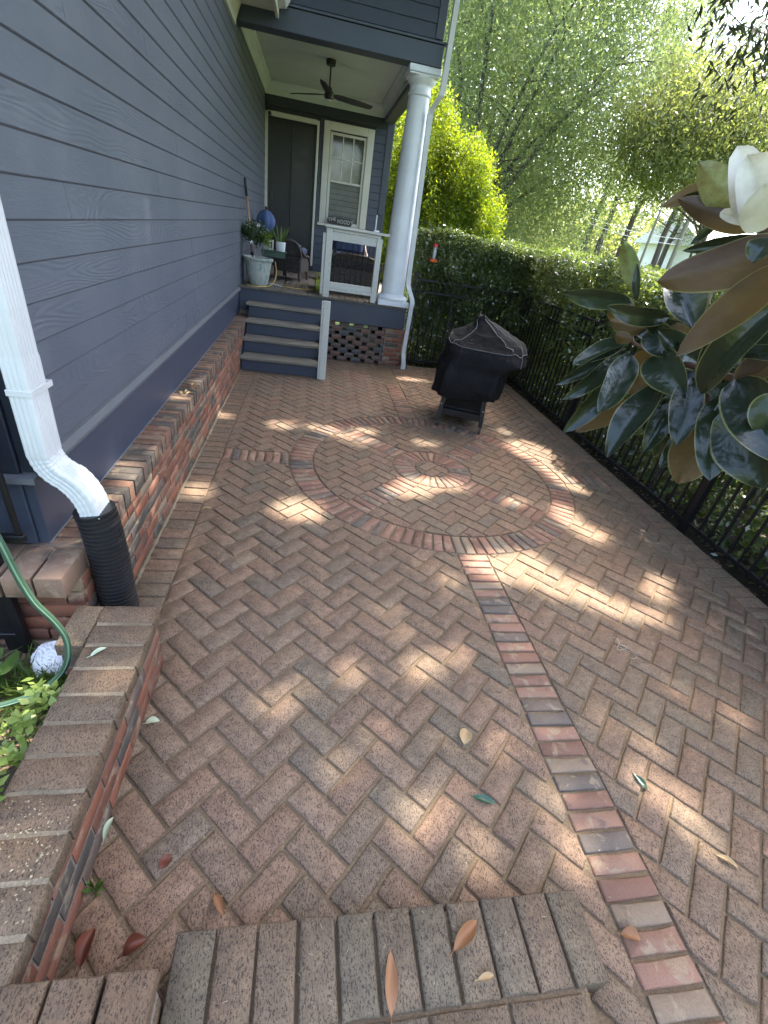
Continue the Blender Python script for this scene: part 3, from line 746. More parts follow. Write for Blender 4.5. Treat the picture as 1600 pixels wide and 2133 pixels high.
obj('elbow', sp([(1.325, 7.02, 1.24), (1.33, 7.01, 1.14), (1.35, 6.97, 1.08), (1.40, 6.94, .98), (1.412, 6.93, .92), (1.405, 6.93, .86)], .03, .03), M['ds'], fd)
obj('pipe', sp([(1.405, 6.93, .88), (1.40, 6.95, .3)]), M['ds'], fd)
obj('outlet', sp([(1.40, 6.95, .31), (1.40, 6.95, .24), (1.41, 6.93, .16), (1.425, 6.92, .08), (1.42, 6.91, .01)], .031, .034), M['ds'], fd)
# ---------------------------------------------------------------- low wall by the patio
lw = thing('retaining_wall', 'low red brick wall with a flat brown brick cap bordering the planting bed', 'low wall', (-.62, .9, 0))
obj('mortar', MB().box(-.70, -.5475, -.6, 1.44, -.1, .268), M['mortardark'], lw)
wall_bricks(lw, -.545, -.58, 1.44, .004, 4, M['brick'])
cm = [mesh_of('cap_brick', block(.203, .0925, .058, rb, .005, .0022), M['cap'], 50) for _ in range(7)]
obj('cap_mortar', MB().box(-.722, -.531, .36, 1.44, .268, .3245), M['mortar'], lw)
yy = 1.4
while yy > .37:
    inst('cap_brick', rb.choice(cm), lw, (-.627+rb.uniform(-.002, .002), yy, .299+rb.uniform(-.001, .001)), (0, 0, rb.uniform(-.012, .012))); yy -= .1016
inst('cap_brick', cm[0], lw, (-.778, 1.345, .298), (0, 0, PI/2))
for c in range(3): inst('brick', mesh_of('brick', block(.1, .09, .057, rb), M['brick'], 50), lw, (-.765, 1.30, .035+c*.0677+.06))
obj('mortar_joint', MB().box(-.81, -.735, 1.258, 1.435, .0, .268), M['mortardark'], lw)
# cheek block and step
ck = thing('stair_cheek', 'pinkish brick block at the end of the low wall by the brick step', 'brick pier', (-.4, .25, 0))
obj('core', MB().box(-.56, -.252, -.1, .345, -.05, .282), M['mortardark'], ck)
cb = [mesh_of('brick', block(.094, .203, .058, rb, .005, .002), M['cap'], 50) for _ in range(4)]
for i in range(5):
    for j in range(2): inst('brick', cb[(i+j) % 4], ck, (-.292-i*.1035, .258-j*.213, .305))
for c in range(3):
    for j in range(2): inst('brick', cb[(c+j) % 4], ck, (-.297, .24-j*.21 - (c % 2)*.05, .03+c*.075))
stp = thing('brick_step', 'single brown brick step with soldier bricks along its edge in the foreground', 'step', (.3, .3, 0))
obj('core', MB().box(-.24, .80, -.6, .455, -.05, .136), M['sandjoint'], stp)
pm = [mesh_of('brick', block(.0925, .198, .1, rb, .0045, .002), M['steppaver'], 50) for _ in range(6)]
x = -.199
while x < .84:
    inst('brick', rb.choice(pm), stp, (x, .37+rb.uniform(-.001, .001), .103+rb.uniform(-.001, .001)), (0, 0, rb.uniform(-.006, .006))); x += .1016
pm2 = [mesh_of('brick', block(.198, .0925, .1, rb, .0045, .002), M['steppaver'], 50) for _ in range(6)]
for j in range(3):
    x = -.14 + (j % 2)*.1
    while x < .82: inst('brick', rb.choice(pm2), stp, (x, .215-j*.1016, .097), (0, 0, 0)); x += .2045
# ---------------------------------------------------------------- foliage helpers
def unit(V): return V / np.maximum(np.linalg.norm(V, axis=1, keepdims=True), 1e-9)
def leaves(name, C, L, ratio, mat, parent, D=None, N=None, fold=.12, dbias=None, kind='stuff', smooth=False):
    """folded rhombic leaves at points C with lengths L"""
    n = len(C); L = np.asarray(L, float) * np.ones(n)
    if D is None: D = RNG.normal(size=(n, 3))
    if dbias is not None: D = unit(D) + np.array(dbias)
    D = unit(D)
    if N is None: N = RNG.normal(size=(n, 3))
    N = unit(N - D * (N * D).sum(1, keepdims=True)); Sd = np.cross(D, N)
    Lc = L[:, None]; Wd = Lc * ratio / 2
    V = np.stack([C, C + D*Lc*.45 + Sd*Wd + N*Lc*fold*.5, C + D*Lc, C + D*Lc*.45 - Sd*Wd + N*Lc*fold*.5], 1).reshape(-1, 3)
    F = np.arange(4*n).reshape(n, 4)
    o = np_mesh(name, V, F, mat, parent, RNG.random(n), smooth)
    if kind: o['kind'] = kind
    return o
def cluster_points(centres, per, spread):
    k = len(centres); C = np.repeat(centres, per, 0); return C + RNG.normal(size=(k*per, 3)) * np.asarray(spread)
def ell(n, c, r, shell=.55, top=0):
    d = unit(RNG.normal(size=(n, 3))); q = shell + (1-shell)*RNG.random(n)**.7
    P = d * q[:, None] * np.array(r); return P + np.array(c)
def limb(mb, a, b, r0, r1, bend=.12, n=7, seed=0):
    rl_ = random.Random(seed); a, b = Vector(a), Vector(b); L = (b-a).length; pts = []
    o1 = Vector((rl_.uniform(-1, 1), rl_.uniform(-1, 1), rl_.uniform(-.3, .6))) * L*bend
    for i in range(n+1):
        t = i/n; pts.append(a.lerp(b, t) + o1*math.sin(PI*t) + Vector((rl_.uniform(-1, 1), rl_.uniform(-1, 1), 0))*L*.012)
    mb.tube(pts, [r0+(r1-r0)*i/n for i in range(n+1)], 8); return pts
M['oakleaf'] = m_leaf('oak_leaf', [(.105, .132, .062), (.15, .182, .09), (.21, .235, .115), (.135, .17, .11)], .6, .35, (1.5, 1.65, 1.0))
M['limeleaf'] = m_leaf('lime_leaf', [(.065, .12, .015), (.11, .17, .02), (.19, .245, .025), (.08, .14, .018)], .5, .5, (2.3, 2.0, .5))
M['paleleaf'] = m_leaf('pale_leaf', [(.09, .115, .05), (.14, .165, .065), (.18, .2, .085)], .55, .45, (1.6, 1.6, .85))
M['pineleaf'] = m_leaf('pine_needle', [(.04, .06, .025), (.065, .09, .03), (.09, .12, .035)], .4, .5)
M['hedgeleaf'] = m_leaf('hedge_leaf', [(.06, .085, .042), (.10, .132, .058), (.145, .18, .075), (.09, .12, .07)], .38, .22, None, .8)
M['canopyleaf'] = m_leaf('overhead_leaf', [(.07, .085, .025), (.09, .105, .03), (.11, .12, .035)], .5, .5, (2.2, 1.9, .9))
M['sprayleaf'] = m_leaf('spray_leaf', [(.018, .025, .012), (.03, .04, .018)], .08, .5)  # dark copy of the overhead leaf, silhouette against the sky painted in
M['grass'] = m_leaf('grass_blade', [(.05, .09, .02), (.08, .13, .03), (.11, .15, .04)], .3, .5)
# ---------------------------------------------------------------- ground outside
gm = NB('mulch_ground'); v = gm.pos(); n = gm.noise(v, 3, 6, .7); gm.col(gm.ramp(n, [(.35, (.018, .014, .011)), (.65, (.04, .032, .024))])); gm.rough(.95, .2); gm.bump(gm.noise(v, 40, 5, .7), .9, .02)
q = MB().add([(-400, -400, -.15), (400, -400, -.15), (400, 400, -.15), (-400, 400, -.15)], [(0, 1, 2, 3)])
struct('ground', q, simple('lawn', (.07, .10, .03), .9, .2, .4, 1.5))
struct('mulch_bed', MB().box(PX1+.002, 5.0, -1.6, 9.2, -.14, -.07).box(1.38, PX1+.001, PY1+.002, 9.2, -.14, -.07), gm.m)
bed = struct('planting_bed', MB().box(-4, -.705, -1.6, 1.485, -.14, .06), M['soil'])
# ---------------------------------------------------------------- fences
def fence(name, label, p0, p1, posts, h=1.22):
    t = thing(name, label, 'fence', (p0[0], p0[1], 0)); a = Vector((p0[0], p0[1], 0)); b_ = Vector((p1[0], p1[1], 0)); L = (b_-a).length; d = (b_-a)/L; ang = math.atan2(d.y, d.x)
    def bar(nm, s0, s1, z0, z1, hw):
        mb = MB().cbox(s0, s1, -hw, hw, z0, z1, .002); mb.rot(Matrix.Rotation(ang, 3, 'Z')); mb.v = [(x+a.x, y+a.y, z) for x, y, z in mb.v]; obj(nm, mb, M['iron'], t)
    bar('rail', 0, L, h-.03, h, .018); bar('rail', 0, L, h-.185, h-.155, .018); bar('rail', 0, L, .03, .06, .018)
    for s_ in posts: bar('post', s_-.027, s_+.027, -.1, h+.06, .027); bar('post_cap', s_-.033, s_+.033, h+.061, h+.08, .033)
    me = mesh_of('picket', MB().cbox(-.008, .008, -.008, .008, -h/2+.005, h/2-.01, .001), M['iron'])
    s_ = .1
    while s_ < L:
        if all(abs(s_-p) > .05 for p in posts): inst('picket', me, t, (a.x+d.x*s_, a.y+d.y*s_, h/2), (0, 0, ang))
        s_ += .102
    return t
fence('fence', 'black metal picket fence along the right edge of the patio', (3.16, -1.2), (3.16, 7.33), [0.0, 2.1, 4.02, 6.2, 8.3])
fence('fence', 'black metal picket fence across the back, left of the covered grill', (1.47, 7.36), (3.12, 7.36), [.03])
# ---------------------------------------------------------------- hedges
def hedge(label, x0, x1, y0, y1, ztop, faces, n, seed, size=.05, lowmin=-.05):
    h = thing('hedge', label, 'hedge', ((x0+x1)/2, (y0+y1)/2, -.07))
    R_ = np.random.default_rng(seed)
    mb = MB(); rl_ = random.Random(seed); step = .28
    nx_, ny_ = max(1, int((x1-x0)/.45)), max(1, int((y1-y0)/.45))
    for i in range(nx_):
        for j in range(ny_):
            bx, by = x0+(i+.5)*(x1-x0)/nx_+rl_.uniform(-.1, .1), y0+(j+.5)*(y1-y0)/ny_+rl_.uniform(-.1, .1)
            for k in range(3):
                e = (bx+rl_.uniform(-.2, .2), by+rl_.uniform(-.2, .2), ztop-rl_.uniform(.2, .5)); mb.tube([(bx, by, -.08), ((bx+e[0])/2+rl_.uniform(-.06, .06), (by+e[1])/2, ztop*.4), e], [.013, .010, .004], 5)
    o = obj('stem', mb, M['bark'], h); o['kind'] = 'stuff'
    def lump(u, w): return .07*np.sin(u*3.1+seed)*np.sin(w*4.3+1) + .05*np.sin(u*7.7+2)*np.sin(w*6.1+seed)
    parts = []
    for f in faces:
        if f == 'top':
            m_ = int(n*.42); X = R_.uniform(x0, x1, m_); Y = R_.uniform(y0, y1, m_); Z = ztop + lump(X, Y)*.8 - R_.random(m_)**2*.22 + (R_.random(m_) > .985)*R_.uniform(0, .12, m_)
            P = np.stack([X, Y, Z], 1)
        else:
            ax, sg = f; m_ = int(n*.68)
            Z = lowmin + (ztop-lowmin+.02)*R_.random(m_)**.62
            dep = R_.random(m_)**1.6*.34
            if ax == 'x': Y = R_.uniform(y0, y1, m_); X = (x0 if sg < 0 else x1) - sg*(dep - lump(Y, Z))
            else: X = R_.uniform(x0, x1, m_); Y = (y0 if sg < 0 else y1) - sg*(dep - lump(X, Z))
            P = np.stack([X, Y, Z], 1)
            # open up the bottom: keep clumps only
            cl = np.sin(P[:, 0]*9+P[:, 1]*11)*np.sin(P[:, 2]*10+P[:, 1]*5)
            keep = ((P[:, 2] > .7) & ((dep > .06) | (cl > -.1))) | ((dep > .10) & ((cl > .1 - P[:, 2]*.9) | (R_.random(len(P)) < .3)))
            P = P[keep]
        parts.append(P)
    P = np.concatenate(parts); m_ = len(P)
    D = R_.normal(size=(m_, 3)) + np.array([-.5 if ('x', -1) in faces else 0, -.5 if ('y', -1) in faces else 0, .2])
    N = R_.normal(size=(m_, 3))*.8 + np.array([-.3 if ('x', -1) in faces else 0, -.3 if ('y', -1) in faces else 0, 1.0])
    leaves('foliage', P, R_.uniform(.7, 1.25, m_)*size, .46, M['hedgeleaf'], h, D, N, .16)
    m2 = int(n*.45); P = np.stack([R_.uniform(x0+.15, x1, m2), R_.uniform(y0+.1, y1, m2), R_.uniform(-.06, ztop-.05, m2)], 1)
    leaves('inner_foliage', P, R_.uniform(.8, 1.4, m2)*size*1.3, .6, M['hedgeleaf'], h)
    return h
hedge('clipped green hedge running along the right side behind the black fence', 3.12, 4.35, -1.2, 7.4, 1.74, ['top', ('x', -1)], 88000, 1, .052)
hedge('clipped green hedge across the back of the patio behind the covered grill', 1.45, 4.35, 7.33, 8.4, 1.80, ['top', ('y', -1)], 52000, 2, .05)
# ---------------------------------------------------------------- trees
def tree(name, label, base, trunk_h, r0, limbs, crown, n, size, mat, ratio=.28, group=None, bark='bark', dbias=(0, 0, -.5), per=60, spread=(.42, .42, .3), cat='tree', shell=.35, extra=None, lobes=None):
    t = thing(name, label, cat, base, group); mb = MB(); bx, by, bz = base
    c, r = crown; rl_ = random.Random(int(bx*100+by*10))
    p = limb(mb, base, (bx+rl_.uniform(-.3, .3), by, bz+trunk_h), r0, r0*.7, .03, 6, int(bx*7))
    top = p[-1]
    for k in range(limbs):
        a_ = 2*PI*k/limbs + rl_.uniform(-.4, .4); e = Vector((c[0]+r[0]*.75*math.cos(a_), c[1]+r[1]*.75*math.sin(a_), c[2]+r[2]*rl_.uniform(-.5, .8)))
        s_ = top.lerp(Vector((bx, by, bz+trunk_h*.7)), rl_.random()); q = limb(mb, s_, e, r0*.42, r0*.06, .1, 7, k+int(bx))
        for j in range(4):
            f_ = q[2+j]; limb(mb, f_, f_ + Vector((rl_.uniform(-1, 1)*r[0]*.35, rl_.uniform(-1, 1)*r[1]*.35, rl_.uniform(-.1, .5)*r[2]*.5)), r0*.13, r0*.025, .12, 4, j*9+k)
    obj('trunk', mb, M[bark], t, True)
    cl = ell(max(1, n//per), c, r, shell); P = cluster_points(cl, per, spread)
    if lobes is not None: cl = np.concatenate([ell(max(1, int(n//per*f_)), c_, r_, .55) for c_, r_, f_ in lobes]); P = cluster_points(cl, per, spread)
    if extra is not None: P = np.concatenate([P, extra])
    m_ = len(P); leaves('crown', P, RNG.uniform(.7, 1.3, m_)*size, ratio, mat, t, dbias=dbias)
    return t
tree('oak_tree', 'large fine-leaved green oak with spreading dark limbs behind the hedge', (4.9, 16.8, -.1), 2.6, .2, 11, ((6.3, 18, 7.2), (4.9, 3.6, 6.2)), 165000, .12, M['oakleaf'], .33, per=70, spread=(.5, .5, .42))
tree('evergreen_tree', 'bright yellow-green feathery evergreen just right of the white column', (2.55, 11.2, -.1), 1.5, .09, 8, ((2.5, 11.2, 2.3), (1.25, 1.1, 1.9)), 90000, .062, M['limeleaf'], .36, dbias=(0, 0, .5), per=45, spread=(.075, .075, .12), lobes=[((2.15, 11.3, 3.2), (.55, .5, .95), .14), ((2.85, 11.1, 2.75), (.62, .6, .75), .2), ((3.35, 11.0, 2.1), (.5, .5, .55), .1), ((2.3, 11.2, 2.0), (.95, .8, 1.0), .3), ((3.2, 10.9, 1.3), (.8, .6, .7), .14), ((1.75, 11.3, 2.5), (.5, .5, .8), .12)])
tree('evergreen_tree', 'darker green evergreen seen between the porch wall and the column', (1.75, 13.2, -.1), 1.5, .1, 8, ((1.7, 13.2, 2.4), (1.2, 1.0, 2.3)), 24000, .1, M['limeleaf'], .34, dbias=(0, 0, .3), per=60, spread=(.16, .16, .2), shell=.5)
tree('oak_tree', 'second fine-leaved tree filling in close behind the large oak', (7.5, 27, -.1), 3, .15, 9, ((7.0, 27, 8.0), (6.5, 3.0, 7.5)), 42000, .26, M['oakleaf'], .45, per=60, spread=(.7, .7, .6))
tree('leafy_tree', 'pale sunlit green tree at the right beyond the power lines', (11.2, 14.6, -.1), 3.2, .08, 9, ((10.0, 14.4, 5.1), (2.3, 2.0, 1.5)), 42000, .11, M['paleleaf'], .36, per=55, spread=(.3, .3, .24), shell=.3)
tree('leafy_tree', 'light green sapling low behind the hedge left of the pines', (8.6, 22.0, -.1), 1.4, .07, 8, ((8.2, 22, 2.2), (2.4, 2, 1.3)), 12000, .15, M['paleleaf'], .34, per=55, spread=(.35, .35, .3), shell=.3)
def pine(label, x, y, h, lean, seed, grp):
    t = thing('pine_tree', label, 'tree', (x, y, -.1), grp); rl_ = random.Random(seed); mb = MB()
    p = limb(mb, (x, y, -.1), (x+lean, y, h), .17, .05, .012, 9, seed); cl = []
    for k in range(26):
        f_ = rl_.uniform(.35, 1); q = Vector((x, y, -.1)).lerp(Vector((x+lean, y, h)), f_); a_ = rl_.uniform(0, 2*PI); L = (1.25-f_)*rl_.uniform(1.3, 3.0)
        e = q + Vector((math.cos(a_)*L, math.sin(a_)*L, rl_.uniform(.1, .8))); limb(mb, q, e, .035, .01, .08, 4, k); cl += [e, q.lerp(e, .7), q.lerp(e, .45)]
    obj('trunk', mb, M['bark'], t, True)
    P = cluster_points(np.array([tuple(c) for c in cl]), 95, (.34, .34, .22)); leaves('crown', P, RNG.uniform(.7, 1.2, len(P))*.2, .16, M['pineleaf'], t, dbias=(0, 0, .2))
for i, (x, y, h, le, lab) in enumerate([(13.0, 24.5, 13, .7, 'tall thin pine nearest the large oak, first of the row of pines'), (14.3, 25.5, 12, .5, 'tall pine second from the oak in the row of pines'), (15.8, 26, 13.5, .6, 'tall pine in the middle of the row of pines'), (17.3, 25, 11, .5, 'tall pine directly left of the pale utility pole'), (19.5, 27.5, 10, .4, 'tall pine to the right of the pale utility pole')]):
    pine(lab, x, y, h, le, 40+i, 'pines beyond the hedge')
# far tree line
P = []
for k in range(150):
    az = math.radians(RNG.uniform(-35, 75)); d_ = RNG.uniform(42, 60); hgt = RNG.uniform(3, 7.5); P.append((math.sin(az)*d_, math.cos(az)*d_, hgt*RNG.uniform(.35, .9)))
P = cluster_points(np.array(P), 420, (1.9, 1.9, 1.5)); P[:, 2] = np.abs(P[:, 2])
P2 = []  # unseen trees added behind the camera to block blue skylight
for k in range(90):
    az = math.radians(RNG.uniform(85, 320)); d_ = RNG.uniform(13, 22); P2.append((math.sin(az)*d_, math.cos(az)*d_, RNG.uniform(1, 9)))
P2 = cluster_points(np.array(P2), 130, (1.3, 1.3, 1.2)); P2[:, 2] = np.abs(P2[:, 2])
tl = leaves('tree_belt', P2, RNG.uniform(.3, .7, len(P2)), .6, M['oakleaf'], None); tag(tl, 'unseen belt of trees added behind the viewpoint to cut blue sky reflections', 'woods', kind='stuff')
tl = leaves('tree_line', P, RNG.uniform(.3, .7, len(P)), .5, M['paleleaf'], None); tag(tl, 'distant mass of sunlit trees along the horizon', 'woods', kind='stuff')
# utility poles and wires
for x, y, h, r_, lab in ((17.9, 24.5, 7.8, .12, 'thick pale leaning utility pole at the right carrying the wires'), (14.6, 22.0, 8.6, .06, 'thin pale utility pole among the pines')):
    po = thing('utility_pole', lab, 'pole', (x, y, -.1), 'utility poles'); mb = MB(); mb.tube([(x, y, -.1), (x+.06, y, h*.5), (x+.15, y, h)], [r_, r_*.9, r_*.75], 10); obj('shaft', mb, M['palebark'], po, True)
    obj('crossarm', MB().cbox(x-.9, x+1.1, y-.15, y-.06, h-.6, h-.48, .01), M['palebark'], po)
def wire(label, p, q_, sag, r_=.012):
    pts = [Vector(p).lerp(Vector(q_), i/14) - Vector((0, 0, sag*math.sin(PI*i/14))) for i in range(15)]
    o = obj('power_line', MB().tube(pts, r_, 5), M['wire'], None); tag(o, label, 'wire', 'wires strung past the pines')
M['wire'] = simple('wire_sheath', (.42, .42, .4), .5)
for i, (a_, b_, lab) in enumerate([((10.6, 21, 3.45), (18.0, 24.4, 3.5), 'upper of the two low pale wires just above the hedge'), ((10.6, 21.2, 3.30), (18.0, 24.6, 3.25), 'lower of the two low pale wires just above the hedge'),
        ((12.2, 22, 6.1), (19.0, 22.5, 6.7), 'single pale wire crossing the pines at mid height'), ((13.2, 23, 8.0), (21, 24, 8.6), 'lower of the two high wires left of the magnolia bloom'), ((13.8, 24, 9.1), (22, 25, 9.6), 'topmost wire crossing the tree tops at the right')]): wire(lab, a_, b_, .15)
ga = thing('garage', 'white flat building glimpsed behind the magnolia at the far right', 'building', (23, 27, -.1))
obj('wall', MB().box(20.2, 27, 25.5, 31, -.1, 3.4), M['white'], ga); obj('roof', MB().prism([(25, 3.4), (28.3, 4.9), (31.5, 3.4)], 0, 19.9, 27.3), simple('pale_roof', (.6, .61, .62), .6), ga)
obj('window', MB().box(21.5, 22.6, 25.47, 25.5, 1, 2.2), M['iron'], ga)
# ---------------------------------------------------------------- overhanging tree that dapples the sun
kx, ky = SD.x/SD.z, SD.y/SD.z
def onground(p): return (p[0]-p[2]*kx, p[1]-p[2]*ky)
PATCH = [(.0, 2.77, .15, .12, 0), (-.2, 4.29, .11, .10, 0), (.16, 4.28, .14, .09, 0), (.46, 4.10, .2, .10, -.4), (.30, 4.2, .12, .07, -.3), (-.76, 4.4, .13, .09, 0), (-.72, 2.95, .12, .13, 0),
 (2.38, 4.12, .2, .26, .3), (2.48, 3.72, .17, .22, .1), (2.46, 3.42, .12, .12, 0), (2.12, 2.86, .1, .17, 0), (2.2, 2.62, .1, .09, 0), (1.13, 3.26, .2, .10, 0), (.86, 3.14, .17, .10, .2), (.95, 3.3, .1, .08, 0), (.62, 4.32, .1, .07, 0),
 (1.40, 2.17, .26, .13, -.2), (1.66, 2.0, .24, .11, -.4), (1.9, 1.84, .16, .08, -.5), (1.52, 2.3, .12, .06, 0), (2.1, 1.76, .1, .06, -.3), (2.3, 1.98, .1, .06, 0), (2.41, 2.10, .08, .05, 0),
 (.62, 1.42, .12, .09, .3), (.8, 1.47, .09, .06, 0), (.56, 1.62, .07, .05, 0), (.27, 1.38, .07, .06, 0), (-.04, 1.24, .12, .07, .3), (.06, 1.33, .06, .04, 0), (.19, .945, .09, .05, .4), (.6, .86, .05, .04, 0), (.47, .76, .12, .07, .3),
 (.64, .64, .07, .10, .2), (.28, .79, .06, .05, 0), (1.0, .62, .06, .09, 0), (1.02, .80, .09, .05, .3), (.86, 1.0, .07, .06, 0), (1.55, .98, .05, .12, .3), (1.5, .76, .11, .06, -.4), (1.53, .64, .08, .05, -.5), (1.42, .86, .05, .07, 0), (1.38, 1.1, .06, .05, 0),
 (2.62, 1.68, .09, .05, -.4), (2.78, 1.5, .06, .04, 0), (1.42, 6.4, .14, .07, 0), (1.65, 6.42, .1, .04, 0), (2.7, 5.42, .08, .05, 0), (2.6, 4.88, .10, .05, 0), (2.24, 4.66, .05, .09, .3), (1.9, 1.25, .1, .05, -.4), (2.1, 1.1, .06, .05, 0), (1.2, 4.12, .12, .05, 0), (.36, 1.05, .05, .04, 0),
 (-.3, 2.2, .06, .04, 0), (.9, 2.05, .05, .04, 0), (1.75, 3.05, .09, .05, .4)]
for P3, a_, b_ in [((-.82, 2.1, .42), .08, .16), ((-.82, 2.45, .38), .06, .1), ((-.82, 1.75, .44), .09, .1), ((-.9, 1.9, .51), .08, .1), ((-.9, 3.4, .51), .09, .09), ((-.85, 3.75, .45), .05, .12), ((-.9, 2.25, .51), .07, .08), ((-.86, 1.55, .5), .06, .05), ((-.76, 1.38, .33), .06, .05), ((-.57, 1.1, .33), .1, .04), ((-.6, .86, .33), .05, .03), ((-.62, .62, .33), .05, .03), ((-.95, 1.1, .15), .16, .2), ((-1.0, .75, .15), .18, .16)]:
    x_, y_ = onground(P3); PATCH.append((x_, y_, a_, b_, 0))
PT = np.array(PATCH)
def lit(GX, GY):
    hit = np.zeros(len(GX), bool)
    for x_, y_, a_, b_, w_ in PATCH:
        k_ = 1.32 if (y_ > 1.65 and x_ > -.3) else .82
        a_, b_ = a_*k_, b_*k_
        c_, s_ = math.cos(w_), math.sin(w_); u = (GX-x_)*c_+(GY-y_)*s_; q_ = -(GX-x_)*s_+(GY-y_)*c_
        hit |= (u/(a_+.012))**2 + (q_/(b_+.012))**2 < 1
    return hit
ot = thing('overhanging_tree', 'dark leafy boughs of an overhead tree reaching in at the top right corner', 'tree', (9.5, 3.2, -.1))
mb = MB(); tk = limb(mb, (9.5, 3.2, -.1), (8.9, 3.6, 5.8), .3, .22, .02, 8, 3)
rl_ = random.Random(21)
for k in range(15):
    e = (rl_.uniform(0.5, 6.5), rl_.uniform(-1, 11), rl_.uniform(6.3, 7.6)); q = limb(mb, tk[-1-(k % 3)], e, .10, .02, .05, 8, 70+k)
q = limb(mb, tk[6], (6.3, 7.4, 4.6), .05, .015, .06, 7, 99)
obj('trunk', mb, M['bark'], ot, True)
n = 84000
Z = RNG.uniform(6.0, 7.6, n); GX = RNG.uniform(-3.2, 3.45, n); GY = RNG.uniform(-2.6, 7.7, n)
P = np.stack([GX + Z*kx, GY + Z*ky, Z], 1); D = unit(RNG.normal(size=(n, 3))*np.array([1, 1, .5])); LL = RNG.uniform(.10, .17, n)
Cm = P + D*LL[:, None]*.5; gx_ = Cm[:, 0]-Cm[:, 2]*kx; gy_ = Cm[:, 1]-Cm[:, 2]*ky
keep = ~lit(gx_, gy_)  # crown shaped for the light: gaps cut where sun patches should fall
# the hedge is in the sun
hx_ = Cm[:, 0]-(Cm[:, 2]-1.75)*kx; hy_ = Cm[:, 1]-(Cm[:, 2]-1.75)*ky
keep &= ~((hx_ > 3.2) & (RNG.random(n) < .97)) & ~((hy_ > 7.45) & (hx_ > 1.2) & (RNG.random(n) < .93))
N = np.array([SD.x, SD.y, SD.z]) + RNG.normal(size=(n, 3))*.45
leaves('foliage', P[keep], LL[keep], .62, M['canopyleaf'], ot, D[keep], N[keep], .1)
# the bough in the corner of the frame
cl = []
for k in range(26):
    u = RNG.random(3); az = math.radians(31.5 + 9*u[0]); el = math.radians(13.2 + 6*u[1] + (u[0]-.5)*2 + (3 if u[0] < .25 else 0)); d_ = 7.2 + 1.0*u[2]; cl.append((math.sin(az)*math.cos(el)*d_, math.cos(az)*math.cos(el)*d_, 1.72+math.sin(el)*d_))
cl = np.array(cl); P = cluster_points(cl, 26, (.15, .15, .13)); leaves('leaf_spray', P, RNG.uniform(.09, .14, len(P)), .24, M['sprayleaf'], ot, dbias=(0, 0, -1.1))
mb = MB()
for k in range(12): limb(mb, (6.3, 7.4, 4.6), tuple(cl[k]), .012, .003, .08, 5, k)
obj('branch', mb, M['bark'], ot, True)
# ---------------------------------------------------------------- magnolia
b = NB('magnolia_leaf'); g = b.n('ShaderNodeNewGeometry'); v = b.pos(); r = b.rnd()
topc = b.ramp(r, [(0, (.007, .013, .008)), (.5, (.010, .018, .011)), (1, (.016, .027, .014))]); n = b.noise(v, 25, 3)
topc = b.mix(b.ramp(n, [(.4, (0, 0, 0)), (.8, (.35, .35, .35))]), topc, (.02, .026, .018))
att = b.n('ShaderNodeAttribute', attribute_name='edge'); oi = b.n('ShaderNodeObjectInfo')
botc = b.mix(b.ramp(b.noise(v, 60, 4, .7), [(.3, (.35, .35, .35)), (.7, (1, 1, 1))]), (.03, .018, .01), oi.outputs['Color'])
colr = b.mix(g.outputs['Backfacing'], topc, botc)
colr = b.mix(b.math('MULTIPLY', b.math('GREATER_THAN', att.outputs['Fac'], .93), .8), colr, (.13, .12, .05))
b.col(colr); b.rough(b.math('ADD', b.math('MULTIPLY', g.outputs['Backfacing'], .5), .2), .38); b.bump(b.math('ADD', b.noise(v, 26, 2), b.math('MULTIPLY', b.noise(v, 160, 3), .15)), .4, .009)
tr = b.n('ShaderNodeBsdfTranslucent'); tcm = b.mix(g.outputs['Backfacing'], (.008, .008, .002), (.03, .02, .004)); b.l(tcm, tr.inputs['Color']); mx = b.n('ShaderNodeAddShader'); b.l(b.p.outputs[0], mx.inputs[0]); b.l(tr.outputs[0], mx.inputs[1]); b.l(mx.outputs[0], b.out.inputs['Surface'])
M['magleaf'] = b.m
BOT = {'d': (.045, .024, .012), 'b': (.055, .030, .018), 'o': (.08, .046, .013), 'y': (.2, .22, .08), 'g': (.12, .17, .05)}
camp = Vector((0, 0, 1.721))
